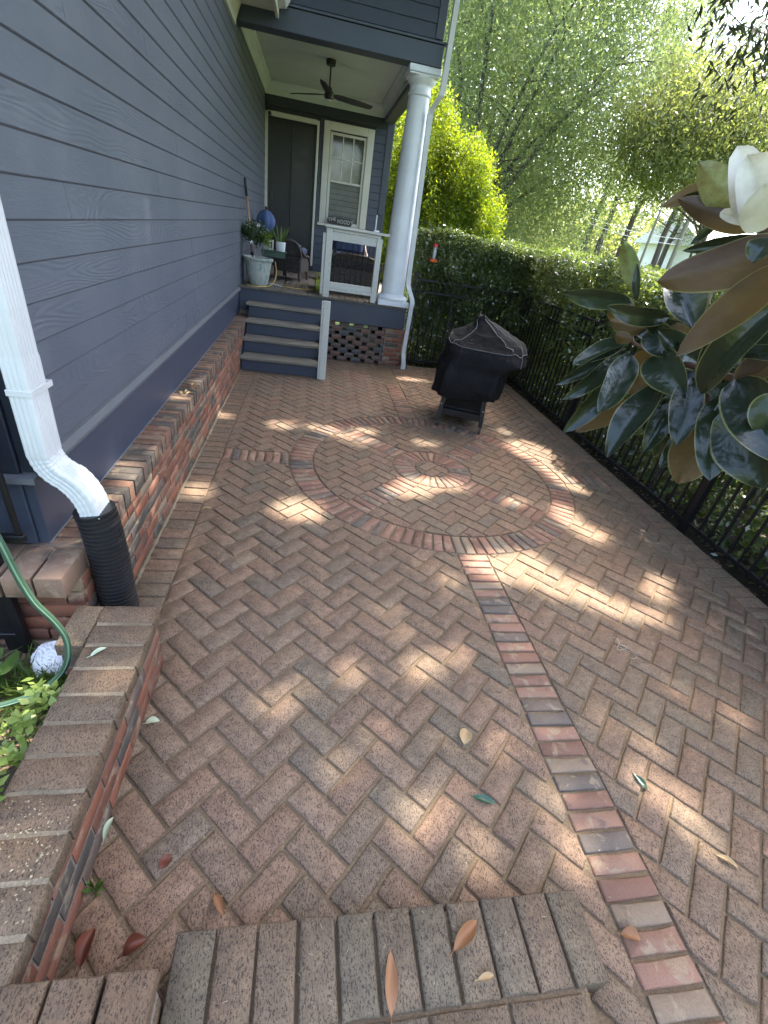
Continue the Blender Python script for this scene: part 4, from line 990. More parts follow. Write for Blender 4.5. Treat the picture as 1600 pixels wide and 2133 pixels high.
def bigleaf(name, a_, t_, w, side, mat, parent, rnd, cup=.30, curl=.08, wave=.03, prof=None, nu=14, nv=8, extra=1.0):
    a_, t_ = Vector(a_), Vector(t_); L = (t_-a_).length; D = (t_-a_)/L; mid = (a_+t_)/2; toc = (camp-mid).normalized()
    N = (toc - D*toc.dot(D)).normalized(); N = (Matrix.Rotation(rnd.uniform(-.45, .45), 3, D) @ N)
    if side == 'B': N = -N
    Sd = D.cross(N); v_ = []; ed = []; ph = rnd.uniform(0, 6); cu = curl*rnd.uniform(-.4, 1.5)
    for i in range(nu+1):
        t = i/nu; h = (t**.55)*((1-t)**.72)/.418 if prof is None else prof(t)
        h = max(h, .02) if i < nu else .004
        for j in range(nv+1):
            s_ = (j/nv*2-1); x_ = s_*w/2*h; zz = abs(s_)**1.3*w/2*h*cup + wave*w*math.sin(t*9+ph+(2 if s_ > 0 else 0))*abs(s_)**2 + cu*L*math.sin(PI*t)
            v_.append(a_ + D*(t*L) + Sd*x_*extra + N*zz - N*cu*L*.35 + N*(-.0012 if abs(s_) < .05 else 0)); ed.append(abs(s_))
    f = [(i*(nv+1)+j, i*(nv+1)+j+1, (i+1)*(nv+1)+j+1, (i+1)*(nv+1)+j) for i in range(nu) for j in range(nv)]
    o_ = ORG[parent]; me = bpy.data.meshes.new(name); me.from_pydata([tuple(p-o_) for p in v_], [], f); me.materials.append(mat)
    me.polygons.foreach_set('use_smooth', [True]*len(f)); at = me.attributes.new('edge', 'FLOAT', 'POINT'); at.data.foreach_set('value', ed)
    # make face normals follow +N
    me.update(); 
    if me.polygons[nv*nu//2].normal.dot(N) < 0: me.flip_normals()
    o = link(bpy.data.objects.new(name, me)); o.parent = parent; ORG[o] = Vector(o_); return o
mg = thing('magnolia_tree', 'glossy dark magnolia branch with rusty leaf backs and a white bloom at the right', 'magnolia', (2.2, -.5, 0))
LEAVES=[((0.744, 1.092, 1.661),(0.577, 1.113, 1.658),0.038,"T","y"),
((0.755, 1.118, 1.69),(0.689, 1.128, 1.781),0.033,"B","g"),
((0.759, 1.099, 1.666),(0.735, 1.116, 1.743),0.015,"T","g"),
((0.75, 0.954, 1.651),(0.631, 1.004, 1.651),0.035,"T","d"),
((0.775, 1.05, 1.616),(0.694, 1.074, 1.619),0.034,"B","o"),
((0.788, 0.92, 1.63),(0.734, 1.015, 1.63),0.031,"B","o"),
((0.701, 0.926, 1.72),(0.727, 0.849, 1.648),0.060,"T","d"),
((0.735, 0.933, 1.723),(0.797, 0.917, 1.689),0.050,"B","o"),
((0.625, 0.632, 1.786),(0.521, 0.723, 1.715),0.056,"B","b"),
((0.645, 0.722, 1.806),(0.566, 0.816, 1.831),0.034,"B","b"),
((0.638, 0.797, 1.824),(0.577, 0.824, 1.836),0.032,"T","g"),
((0.639, 0.761, 1.823),(0.562, 0.795, 1.875),0.042,"B","y"),
((0.63, 0.849, 1.862),(0.597, 0.894, 1.827),0.021,"B","o"),
((0.648, 0.807, 1.818),(0.62, 0.816, 1.775),0.012,"T","d"),
((0.632, 0.699, 1.791),(0.557, 0.745, 1.761),0.017,"T","d"),
((0.586, 0.632, 1.786),(0.575, 0.626, 1.756),0.027,"T","d"),
((0.723, 0.765, 1.724),(0.686, 0.798, 1.733),0.026,"B","y"),
((0.735, 0.772, 1.756),(0.71, 0.796, 1.739),0.034,"T","g"),
((0.604, 0.598, 1.76),(0.589, 0.697, 1.621),0.043,"B","b"),
((0.679, 0.657, 1.712),(0.678, 0.715, 1.557),0.048,"T","d"),
((0.751, 0.677, 1.679),(0.73, 0.736, 1.643),0.035,"T","d"),
((0.731, 0.636, 1.646),(0.714, 0.731, 1.629),0.022,"T","d"),
((0.784, 0.698, 1.639),(0.766, 0.748, 1.582),0.042,"B","b"),
((0.757, 1.076, 1.585),(0.626, 1.053, 1.515),0.039,"T","d"),
((0.755, 1.059, 1.569),(0.589, 1.032, 1.467),0.029,"T","d"),
((0.756, 1.041, 1.567),(0.612, 1.011, 1.44),0.039,"T","d"),
((0.735, 1.005, 1.561),(0.651, 0.921, 1.447),0.057,"T","d"),
((0.786, 1.066, 1.538),(0.659, 1.035, 1.349),0.048,"T","d"),
((0.768, 0.921, 1.526),(0.661, 0.852, 1.37),0.057,"T","d"),
((0.813, 0.914, 1.509),(0.76, 0.866, 1.382),0.043,"T","d"),
((0.774, 0.85, 1.56),(0.742, 0.771, 1.439),0.049,"T","d"),
((0.838, 0.854, 1.508),(0.783, 0.757, 1.359),0.083,"B","o"),
((0.795, 0.788, 1.54),(0.77, 0.688, 1.406),0.058,"T","d"),
((0.789, 0.753, 1.53),(0.805, 0.614, 1.433),0.081,"T","d"),
((0.749, 0.728, 1.588),(0.775, 0.588, 1.493),0.069,"T","d"),
((0.745, 0.949, 1.578),(0.755, 0.823, 1.525),0.063,"T","d"),
((0.793, 0.955, 1.532),(0.759, 0.97, 1.479),0.051,"B","o"),
((0.812, 0.819, 1.585),(0.778, 0.767, 1.541),0.047,"T","d"),
((0.741, 0.992, 1.621),(0.766, 0.898, 1.588),0.052,"T","d"),
((0.752, 1.048, 1.59),(0.702, 1.049, 1.592),0.023,"B","o"),
((0.763, 1.094, 1.633),(0.699, 1.104, 1.639),0.051,"B","o"),
((0.713, 0.738, 1.701),(0.748, 0.801, 1.564),0.057,"T","d"),
((0.779, 0.748, 1.737),(0.781, 0.735, 1.593),0.058,"T","d"),
((0.771, 0.644, 1.591),(0.759, 0.64, 1.52),0.056,"T","d"),
((0.832, 0.795, 1.568),(0.863, 0.713, 1.542),0.055,"T","d"),
((0.799, 0.871, 1.601),(0.803, 0.836, 1.655),0.044,"T","d"),
((0.798, 0.806, 1.701),(0.789, 0.848, 1.642),0.047,"T","d")]
PETALS=[((0.6, 0.689, 1.809),(0.537, 0.693, 1.88),0.047),
((0.594, 0.659, 1.805),(0.533, 0.664, 1.868),0.058),
((0.588, 0.628, 1.805),(0.541, 0.628, 1.836),0.061),
((0.605, 0.685, 1.806),(0.576, 0.726, 1.814),0.018),
((0.635, 0.695, 1.806),(0.62, 0.697, 1.875),0.061),
((0.614, 0.69, 1.842),(0.593, 0.702, 1.874),0.011)]
BR1 = [(0.753, 1.085, 1.633), (0.76, 1.057, 1.583), (0.771, 1.015, 1.576), (0.792, 0.945, 1.571), (0.806, 0.861, 1.575), (0.788, 0.765, 1.581), (0.827, 0.676, 1.561)]
BR2 = [(0.614, 0.695, 1.807), (0.629, 0.683, 1.798), (0.674, 0.66, 1.771)]
BR3 = [(0.788, 0.765, 1.581), (0.782, 0.741, 1.647), (0.79, 0.736, 1.711)]
BR4 = [(0.806, 0.861, 1.575), (0.814, 0.822, 1.517)]
rm = random.Random(4)
for (a_, t_, w, s_, k) in LEAVES:
    o = bigleaf('leaf', a_, t_, w*1.22, s_, M['magleaf'], mg, rm, cup=rm.uniform(.2, .55), wave=.07, curl=.12); c_ = BOT[k]; o.color = (c_[0], c_[1], c_[2], 1)
pb = NB('petal'); v = pb.pos(); pb.col(pb.ramp(pb.noise(v, 22, 4, .6), [(.35, (.42, .38, .30)), (.6, (.62, .58, .48))])); pb.rough(.5, .3)
tr = pb.n('ShaderNodeBsdfTranslucent'); tr.inputs['Color'].default_value = (.5, .45, .35, 1); mx = pb.n('ShaderNodeMixShader'); mx.inputs[0].default_value = .3; pb.l(pb.p.outputs[0], mx.inputs[1]); pb.l(tr.outputs[0], mx.inputs[2]); pb.l(mx.outputs[0], pb.out.inputs['Surface'])
for (a_, t_, w) in PETALS: bigleaf('petal', a_, t_, w, 'T', pb.m, mg, rm, .5, .18, .05, prof=lambda t: math.sin(PI*min(1, (t*.86+.1)))**.55)
mb = MB(); trunk_top = (1.5, .3, 1.2)
mb.tube(BR1 + [(1.1, .5, 1.45), trunk_top], [.003, .004, .005, .006, .007, .008, .009, .012, .02], 8); mb.tube(BR2 + [(1.0, .5, 1.62), (1.3, .35, 1.35)], [.010, .008, .007, .010, .014], 8); mb.tube(BR3 + [(.85, .7, 1.76)], [.006, .005, .004, .003], 7); mb.tube(BR4, [.005, .003], 7)
obj('branch', mb, simple('magnolia_twig', (.10, .05, .035), .7, .3, .3, 60), mg, True)
obj('trunk', MB().tube([(2.2, -.5, 0), (2.0, -.2, .6), trunk_top], [.07, .05, .022], 10), M['bark'], mg, True)
# ---------------------------------------------------------------- bed by the low wall
gc = thing('ground_cover', 'bright green small-leaved ground cover spilling over the low brick wall', 'plants', (-.95, .95, .06))
cl = np.stack([RNG.uniform(-1.5, -.80, 150), RNG.uniform(.3, 1.12, 150), RNG.uniform(.10, .27, 150)], 1); cl = np.concatenate([cl, np.stack([RNG.uniform(-.84, -.72, 34), RNG.uniform(.6, 1.1, 34), RNG.uniform(.27, .35, 34)], 1)])
M['cover'] = m_leaf('ground_cover_leaf', [(.12, .17, .035), (.16, .22, .05), (.21, .26, .07)], .3, .45)
M['bedleaf'] = m_leaf('bed_leaf', [(.045, .09, .02), (.07, .13, .03), (.1, .16, .04)], .3, .4)
P = np.repeat(cl, 7, 0); a_ = np.tile(np.arange(7)*2*PI/7, len(cl)) + RNG.random(len(P)); D = np.stack([np.cos(a_), np.sin(a_), RNG.uniform(.1, .6, len(P))], 1)
P = P + RNG.normal(size=P.shape)*np.array([.004, .004, .014])
o = leaves('foliage', P, RNG.uniform(.022, .042, len(P)), .62, M['cover'], gc, D, np.array([[0, 0, 1.]])+RNG.normal(size=(len(P), 3))*.25, .08)
mb = MB()
for c_ in cl[::2]: mb.tube([(c_[0]+.03, c_[1]-.02, .05), tuple(c_)], [.0016, .001], 4)
o = obj('stem', mb, M['grass'], gc); o['kind'] = 'stuff'
bp = thing('bed_plant', 'broad-leaved green plant at the foot of the black gate post', 'plant', (-1.05, 1.3, .06))
rm2 = random.Random(8)
for k in range(13):
    a_ = rm2.uniform(0, 2*PI); c_ = Vector((-1.08+rm2.uniform(-.06, .06), 1.27+rm2.uniform(-.05, .05), .10+rm2.uniform(0, .12))); t_ = c_ + Vector((math.cos(a_)*.11, math.sin(a_)*.11, rm2.uniform(.0, .07)))
    bigleaf('leaf', c_, t_, rm2.uniform(.035, .055), 'T', M['bedleaf'], bp, rm2, .15, .06, .02, nu=7, nv=4)
mb = MB(); 
for k in range(7): a_ = k; mb.tube([(-1.07, 1.27, .05), (-1.08+.05*math.cos(a_), 1.27+.05*math.sin(a_), .16)], [.004, .003], 5)
obj('stem', mb, M['bedleaf'], bp)
gt = thing('grass_tuft', 'green grass tuft growing round the white shell rock', 'grass', (-.9, 1.28, .06)); n = 900
P = np.stack([RNG.normal(-.93, .08, n), RNG.normal(1.27, .07, n), np.full(n, .055)], 1); leaves('blades', P, RNG.uniform(.06, .15, n), .05, M['grass'], gt, dbias=(.25, -.3, 1.0))
n = 300; P = np.stack([RNG.normal(-.55, .02, n)*0-.53+RNG.random(n)*.05, RNG.normal(.63, .03, n), np.full(n, .0)], 1)
P = P[:22]; P[:, 0] = -.52; P[:, 1] = .63; gg = leaves('weed_sprig', P, RNG.uniform(.02, .06, 22), .2, M['bedleaf'], None, dbias=(.2, 0, 1.0), kind=None); tag(gg, 'tiny green weed growing at the foot of the low brick wall', 'weed')
sh = MB(); nn = 26; vv = []; 
def shellp(i, j):
    t, a_ = i/(nn-1), j/nn*2*PI; r_ = math.sin(t*PI/2)
    rad_ = 1 + .05*math.sin(a_*5+1) ; w1 = .012*math.sin(t*34 + 1.2*math.sin(a_*3) + .9*math.sin(a_*7))
    return (-.895 + .10*r_*rad_*math.cos(a_), 1.385 + .07*r_*rad_*math.sin(a_), .05 + (.10*math.cos(t*PI/2)) + w1*.8)
nj = 60
for i in range(nn):
    for j in range(nj):
        t, a_ = i/(nn-1), j/nj*2*PI; r_ = math.sin(t*PI/2)**.9; rad_ = 1 + .06*math.sin(a_*3+1)+.03*math.sin(a_*8)
        w1 = .0085*math.sin(t*48 + 2.0*math.sin(a_*3) + 1.2*math.sin(a_*7+1))
        vv.append((-.905 + .10*r_*rad_*math.cos(a_)*(1+w1*4), 1.375 + .07*r_*rad_*math.sin(a_), .07 + .10*math.cos(t*PI/2)**.8 + w1*(1 if t < .97 else 0)))
sh.add(vv, [(i*nj+j, i*nj+(j+1) % nj, (i+1)*nj+(j+1) % nj, (i+1)*nj+j) for i in range(nn-1) for j in range(nj)])
o = obj('shell_rock', sh, m_paint('chalk_white', (.72, .72, .72), .8), None, True); tag(o, 'white rippled shell-like rock in the bed under the green hose', 'rock')
hb = NB('green_hose'); hb.col((.035, .075, .045)); hb.rough(.45, .5)
hose = thing('garden_hose', 'dark green garden hose looping from the left edge down into the bed', 'hose', (-.85, 1.2, .1))
hp = [(-.90, 1.25, 1.02), (-.872, 1.22, .9), (-.841, 1.2, .79), (-.829, 1.2, .68), (-.808, 1.2, .575), (-.775, 1.21, .48), (-.755, 1.21, .40), (-.76, 1.20, .32), (-.79, 1.19, .25), (-.85, 1.17, .19), (-.93, 1.15, .155), (-1.03, 1.13, .14), (-1.2, 1.12, .12)]
def smooth_path(p, k=6):
    p = [Vector(q_) for q_ in p]; out = []
    for i in range(len(p)-1):
        a_, b_, c_, d_ = p[max(i-1, 0)], p[i], p[i+1], p[min(i+2, len(p)-1)]
        for j in range(k):
            t = j/k; out.append(.5*((2*b_) + (c_-a_)*t + (2*a_-5*b_+4*c_-d_)*t*t + (3*b_-a_-3*c_+d_)*t**3))
    out.append(p[-1]); return out
sp_ = smooth_path(hp); obj('tube', MB().tube(sp_, .0105, 12), hb.m, hose, True)
obj('stripe', MB().tube([p + Vector((.0048, -.0086, .003)) for p in sp_], .0028, 5), simple('pale_green_stripe', (.13, .22, .14), .5), hose, True)
# black iron gate piece at the left
gt_ = thing('iron_gate', 'black iron gate end and post against the near house corner', 'gate', (-1.1, 1.47, 0))
for nm, x0, x1, y0, y1, z0, z1 in (('post', -1.135, -1.085, 1.455, 1.505, .0, 1.35), ('stile', -1.078, -1.045, 1.44, 1.475, .06, 1.2), ('rail', -1.6, -.975, 1.50, 1.525, .575, .605), ('rail', -1.6, -1.05, 1.45, 1.475, .13, .16), ('picket', -1.003, -.985, 1.505, 1.523, .606, 1.25), ('picket', -1.21, -1.195, 1.455, 1.47, .1, 1.25), ('picket', -1.31, -1.295, 1.455, 1.47, .1, 1.25)):
    obj(nm, MB().cbox(x0, x1, y0, y1, z0, z1, .003), M['iron'], gt_)
# ---------------------------------------------------------------- covered grill
gr = thing('covered_grill', 'charcoal grill on a wheeled cart under a draped black cover', 'grill', (1.80, 4.97, 0))
GU = Vector((.935, -.354, 0)); GV = Vector((.354, .935, 0)); G0 = Vector((1.80, 4.97, 0))
def G(u, w_, z): return tuple(G0 + GU*u + GV*w_ + Vector((0, 0, z)))
cv = NB('cover_fabric'); v = cv.pos(); n = cv.noise(v, 5, 5, .6); cv.col(cv.ramp(n, [(.3, (.005, .005, .006)), (.75, (.010, .010, .011))])); cv.rough(.75, .15); cv.bump(cv.math('ADD', cv.noise(v, 7, 3, .5, .8), cv.math('MULTIPLY', cv.noise(v, 400, 2), .03)), .7, .03)
# z, left, right, front, back
PR = [(.35, -.37, .345, -.47, .46), (.42, -.37, .355, -.485, .47), (.55, -.355, .37, -.475, .47), (.64, -.355, .38, -.46, .46), (.70, -.35, .43, -.45, .46), (.745, -.345, .535, -.43, .45), (.80, -.335, .545, -.41, .44), (.86, -.325, .535, -.38, .42), (.895, -.30, .50, -.34, .40), (.935, -.235, .44, -.29, .36), (.975, -.165, .33, -.24, .32), (1.02, -.10, .22, -.18, .27), (1.06, -.085, .13, -.12, .2), (1.085, -.085, .065, -.07, .12), (1.11, -.08, .03, -.05, .07), (1.125, -.055, .0, -.03, .04)]
nj = 96; vv = []; rows = []
for i in range(len(PR)-1):
    for k in range(4):
        t = k/4; rows.append([PR[i][c]*(1-t)+PR[i+1][c]*t for c in range(5)])
rows.append(list(PR[-1]))
for i, (z, l_, r_, f_, b_) in enumerate(rows):
    for j in range(nj):
        a_ = 2*PI*j/nj; c_, s_ = math.cos(a_), math.sin(a_); e = .45 if z < .9 else .75
        cu_ = math.copysign(abs(c_)**e, c_); su_ = math.copysign(abs(s_)**e, s_); cx_ = (l_+r_)/2; cy_ = (f_+b_)/2
        fold = 1 + (.034*math.sin(a_*7+z*5) + .022*math.sin(a_*13+1.3-z*9))*max(0, min(1, (.98-z)*2.2)) + .02*math.sin(z*22+a_*2)*(1.6 if .6 < z < 1.0 else .4)
        zz = z + (.05*(c_ > 0)*c_ + .02*math.sin(a_*4))*max(0, (.5-z)*4) 
        sag = (-.022*math.sin(a_*3+1) - .012*math.sin(a_*5+2.2))*max(0, 1-abs(z-.90)/.14) + .012*math.sin(a_*2+z*14)*(z > .98)
        vv.append(G(cx_ + (r_-l_)/2*cu_*fold, cy_ + (b_-f_)/2*su_*fold, zz+sag))
nr = len(rows); cvm = MB().add(vv, [(i*nj+j, i*nj+(j+1) % nj, (i+1)*nj+(j+1) % nj, (i+1)*nj+j) for i in range(nr-1) for j in range(nj)] + [tuple((nr-1)*nj+j for j in range(nj))])
cover = obj('cover', cvm, cv.m, gr, True)
pip = simple('grey_piping', (.14, .14, .145), .5)
def onring(j, i0, i1, off=.004):
    out = []
    for i in range(i0, i1):
        p = Vector(vv[i*nj + j % nj]); c_ = G0 + Vector((0, 0, p.z)); d_ = (p - c_); d_.z = .3*d_.length; out.append(p + d_.normalized()*off)
    return out
obj('seam', MB().tube(onring(78, 30, nr-6), .0035, 5), pip, cover, True); obj('seam', MB().tube(onring(62, 30, nr-6), .0035, 5), pip, cover, True)
obj('seam', MB().tube([p for p in onring(84, 20, nr-8)], .0035, 5), pip, cover, True); obj('seam', MB().tube(onring(68, 0, 34, .002), .0025, 5), M['iron'], cover, True)
pts = [];
for j in range(52, 93):
    i = int(33 - 5*abs(math.sin((j-52)/41*PI)) + (j > 80)*-3); p = Vector(vv[i*nj+j]); d_ = p-(G0+Vector((0, 0, p.z))); pts.append(p + d_.normalized()*.004)
obj('seam', MB().tube(smooth_path(pts[::3], 3), .0033, 5), pip, cover, True)
for su in (-1, 1):
    for sv in (-1, 1):
        leg = obj('leg', MB().tube([G(su*.205, sv*.36, .45), G(su*.235, sv*.40, .075)], [.034, .030], 4), M['iron'], gr)
        cst = MB(); c_ = Vector(G(su*.238, sv*.405, .03)); cst.tube([c_-GU*.012, c_+GU*.012], .034, 14); cst.tube([c_+Vector((0, 0, .0)), c_+Vector((0, 0, .05))], .008, 6)
        obj('caster', cst, M['rubber'], gr)
        for zz in (.15, .25): obj('bolt', MB().tube([Vector(G(su*.226, sv*.387, zz))-GV*.018*1, Vector(G(su*.226, sv*.387, zz))-GV*.026], .0055, 8), M['silver'], gr)
def gbox(nm, u0, u1, w0, w1, z0, z1, mat):
    mb = MB().cbox(u0, u1, w0, w1, z0, z1, .003); mb.v = [G(*p) for p in mb.v]; return obj(nm, mb, mat, gr)
gbox('shelf', -.21, .21, -.37, .37, .165, .185, M['iron']); gbox('shelf_lip', -.205, .205, -.392, -.376, .13, .20, M['iron']); gbox('charcoal_box', -.19, .19, -.30, .34, .187, .40, M['black'])
for k in range(21): gbox('mesh_slat', -.19+k*.0185, -.184+k*.0185, -.345, -.335, .22, .39, M['iron'])
for k in range(5): gbox('mesh_slat', -.195, .19, -.334, -.331, .23+k*.035, .237+k*.035, M['iron'])
# darker filler leaves deeper in the branch
rf = random.Random(12)
for k in range(34):
    s_ = rf.uniform(0, 1); a_ = Vector((.79, 1.0, 1.50)).lerp(Vector((.88, .62, 1.56)), s_) + Vector((rf.uniform(-.01, .14), rf.uniform(.0, .12), rf.uniform(-.09, .14)))
    dr = Vector((rf.uniform(-.7, .4), rf.uniform(-.7, .6), rf.uniform(-1.3, .3))).normalized()
    o = bigleaf('leaf', a_, a_ + dr*rf.uniform(.13, .17), rf.uniform(.05, .068), 'T' if rf.random() < .7 else 'B', M['magleaf'], mg, rf, cup=rf.uniform(.2, .5), wave=.06, curl=.12); c_ = BOT['b']; o.color = (c_[0], c_[1], c_[2], 1)
# ---------------------------------------------------------------- things on the porch
pl = thing('planter', 'tall grey-green glazed planter with drip stains at the porch edge', 'planter', (-.735, 7.33, DZ))
pb = NB('glazed_pot'); v = pb.pos((14, 14, 2.0)); n = pb.noise(v, 2.4, 5, .6, .5); c_ = pb.ramp(n, [(.35, (.30, .32, .29)), (.5, (.42, .43, .38)), (.62, (.16, .24, .24)), (.7, (.36, .33, .28))]); pb.col(c_); pb.rough(.4, .5); pb.bump(n, .3, .006)
obj('pot', MB().lathe([(.118, 0.002), (.125, .012), (.15, .12), (.172, .24), (.182, .30), (.196, .305), (.203, .318), (.203, .336), (.192, .343), (.178, .34), (.172, .30), (.0, .295)], (-.735, 7.33, DZ), 40, False), pb.m, pl, 50)
obj('soil', MB().lathe([(.173, .298), (.09, .305), (.0, .31)], (-.735, 7.33, DZ), 24, False), M['soil'], pl)
gp = thing('gardenia', 'dark green gardenia bush with two white flowers growing in the tall planter', 'plant', (-.735, 7.33, 1.14))
mb = MB()
for k, (e, f_) in enumerate((((-.80, 7.33, 1.42), .008), ((-.70, 7.34, 1.40), .008), ((-.73, 7.30, 1.44), .006), ((-.62, 7.3, 1.35), .004))): limb(mb, (-.735+.02*k-.03, 7.33, 1.13), e, f_, f_*.6, .06, 5, k)
obj('stem', mb, M['palebark'], gp, True)
M['gard'] = m_leaf('gardenia_leaf', [(.02, .045, .018), (.035, .065, .022), (.05, .09, .03)], .2, .3); M['gardy'] = m_leaf('young_leaf', [(.09, .15, .015), (.13, .19, .02)], .35, .4)
P = cluster_points(ell(60, (-.79, 7.34, 1.47), (.17, .15, .12), .3), 14, (.025, .025, .025)); P[:, 0] = np.maximum(P[:, 0], -.935); leaves('foliage', P, RNG.uniform(.03, .055, len(P)), .45, M['gard'], gp)
P = cluster_points(ell(24, (-.62, 7.30, 1.42), (.06, .06, .12), .3), 12, (.02, .02, .02)); leaves('young_foliage', P, RNG.uniform(.02, .04, len(P)), .5, M['gardy'], gp)
for c_ in ((-.72, 7.24, 1.56), (-.80, 7.2, 1.35)):
    D = np.array([(math.cos(a_), -.6, math.sin(a_)) for a_ in np.arange(7)*.9]); leaves('flower', np.repeat(np.array([c_]), 7, 0), np.full(7, .035), .7, M['white'], gp, D, None, .2, kind=None)
tb = thing('plant_stand', 'dark green metal plant stand with thin legs behind the planter', 'table', (-.56, 7.95, DZ)); M['green'] = m_paint('green_metal', (.03, .075, .06), .35)
obj('table_top', MB().cbox(-.74, -.39, 7.82, 8.1, 1.235, 1.255, .004).cbox(-.73, -.40, 7.83, 7.845, 1.17, 1.233, .002), M['green'], tb)
for x, y in ((-.725, 7.84), (-.405, 7.84), (-.725, 8.085), (-.405, 8.085)): obj('leg', MB().tube([(x, y, 1.234), (x+(.02 if x > -.5 else -.0), y, DZ+.002)], .009, 6), M['iron'], tb)
wp = thing('plant_pot', 'small white cylindrical pot on the right end of the green stand', 'pot', (-.475, 7.93, 1.256)); obj('pot', MB().lathe([(.062, 0.001), (.066, .006), (.07, .12), (.065, .122), (.062, .10), (0, .098)], (-.475, 7.93, 1.256), 28, False), M['white'], wp, 50)
sn = thing('snake_plant', 'striped upright snake plant in the small white pot', 'plant', (-.475, 7.93, 1.35)); rz = random.Random(2)
M['snake'] = m_leaf('snake_leaf', [(.06, .10, .03), (.12, .16, .06), (.2, .22, .1)], .15, .4, None, .4, 60)
for k in range(10):
    a_ = k*.7; sp2 = rz.uniform(.02, .12); c_ = Vector((-.475+.02*math.cos(a_), 7.93+.02*math.sin(a_), 1.35)); bigleaf('leaf', c_, c_ + Vector((math.cos(a_)*sp2, math.sin(a_)*sp2, rz.uniform(.12, .25))), .034, 'T', M['snake'], sn, rz, .3, .03, .01, prof=lambda t: (1-t**3)*.9+.05, nu=8, nv=4)
vp = thing('plant_pot', 'white house-shaped pot with dark slots on the left end of the green stand', 'pot', (-.64, 7.95, 1.256)); obj('pot', MB().cbox(-.71, -.58, 7.9, 8.0, 1.257, 1.385, .005), M['cream'], vp)
for k in range(3): obj('slot', MB().box(-.69+k*.04, -.675+k*.04, 7.897, 7.8995, 1.28, 1.365), simple('dark_blue_paint', (.03, .035, .06), .5), vp)
dp_ = thing('spider_plant', 'dark spiky plant in the house-shaped pot', 'plant', (-.64, 7.95, 1.38)); n = 46; a_ = RNG.uniform(0, 2*PI, n); leaves('foliage', np.tile([[-.64, 7.95, 1.37]], (n, 1)), RNG.uniform(.1, .2, n), .09, M['gard'], dp_, np.stack([np.cos(a_), np.sin(a_), RNG.uniform(.5, 2.5, n)], 1), None, .1)
sv = thing('garden_spade', 'long wooden handled garden tool with black grip leaning on the siding', 'tool', (-.80, 7.5, DZ))
obj('handle', MB().tube([(-.905, 7.55, 1.86), (-.835, 7.50, 1.2)], .014, 10), m_wood('tool_wood', (.22, .11, .06), (.36, .2, .12), 2, .5), sv, True); obj('grip', MB().tube([(-.926, 7.565, 2.06), (-.922, 7.562, 2.03), (-.905, 7.55, 1.86)], [.014, .017, .017], 10), M['rubber'], sv, True)
obj('blade', MB().tube([(-.835, 7.50, 1.22), (-.82, 7.49, 1.0), (-.81, 7.49, .86)], [.018, .03, .05], 10), M['iron'], sv, True)
um = thing('patio_umbrella', 'closed blue patio umbrella standing in the corner beside the door', 'umbrella', (-.74, 8.6, DZ))
uf = NB('blue_canvas'); v = uf.pos(); uf.col(uf.ramp(uf.noise(v, 9, 4), [(.3, (.045, .07, .15)), (.7, (.075, .11, .21))])); uf.rough(.8, .2)
vv2 = []; nr2 = 16; nj2 = 40
for i in range(nr2):
    t = i/(nr2-1); R_ = .145*math.sin(PI*(1-t)**.8*.98+.05)**.75*(1-.25*t)+.006
    for j in range(nj2):
        a_ = 2*PI*j/nj2; r_ = R_*(1+.16*abs(math.sin(a_*3))); vv2.append((-.745+r_*math.cos(a_), 8.6+r_*math.sin(a_), 1.42+.33*t))
obj('canopy', MB().add(vv2, [(i*nj2+j, i*nj2+(j+1) % nj2, (i+1)*nj2+(j+1) % nj2, (i+1)*nj2+j) for i in range(nr2-1) for j in range(nj2)]), uf.m, um, 60)
obj('pole', MB().tube([(-.745, 8.6, DZ+.002), (-.745, 8.6, 1.79)], .017, 8), M['iron'], um)
wk = NB('wicker'); v = wk.pos(); a1 = wk.n('ShaderNodeTexBrick'); a1.inputs['Scale'].default_value = 9; a1.inputs['Mortar Size'].default_value = .03; a1.inputs['Color1'].default_value = (.045, .036, .034, 1); a1.inputs['Color2'].default_value = (.075, .062, .058, 1); a1.inputs['Mortar'].default_value = (.012, .01, .01, 1)
cm_ = wk.n('ShaderNodeCombineXYZ'); sx = wk.n('ShaderNodeSeparateXYZ'); wk.l(v, sx.inputs[0]); wk.l(wk.math('ADD', sx.outputs[0], sx.outputs[1]), cm_.inputs[0]); wk.l(sx.outputs[2], cm_.inputs[1]); wk.l(cm_.outputs[0], a1.inputs['Vector'])
wk.col(a1.outputs['Color']); wk.rough(.6, .4); wk.bump(a1.outputs['Fac'], .6, .006)
M['cane'] = simple('cane', (.06, .048, .045), .55); M['cushion'] = m_paint('navy_cushion', (.03, .045, .10), .8); M['bluecushion'] = m_paint('blue_cushion', (.09, .14, .24), .8)
M['pattern'] = m_leaf('patterned_cloth', [(.05, .06, .05), (.3, .32, .28), (.45, .46, .42)], 0, .8)
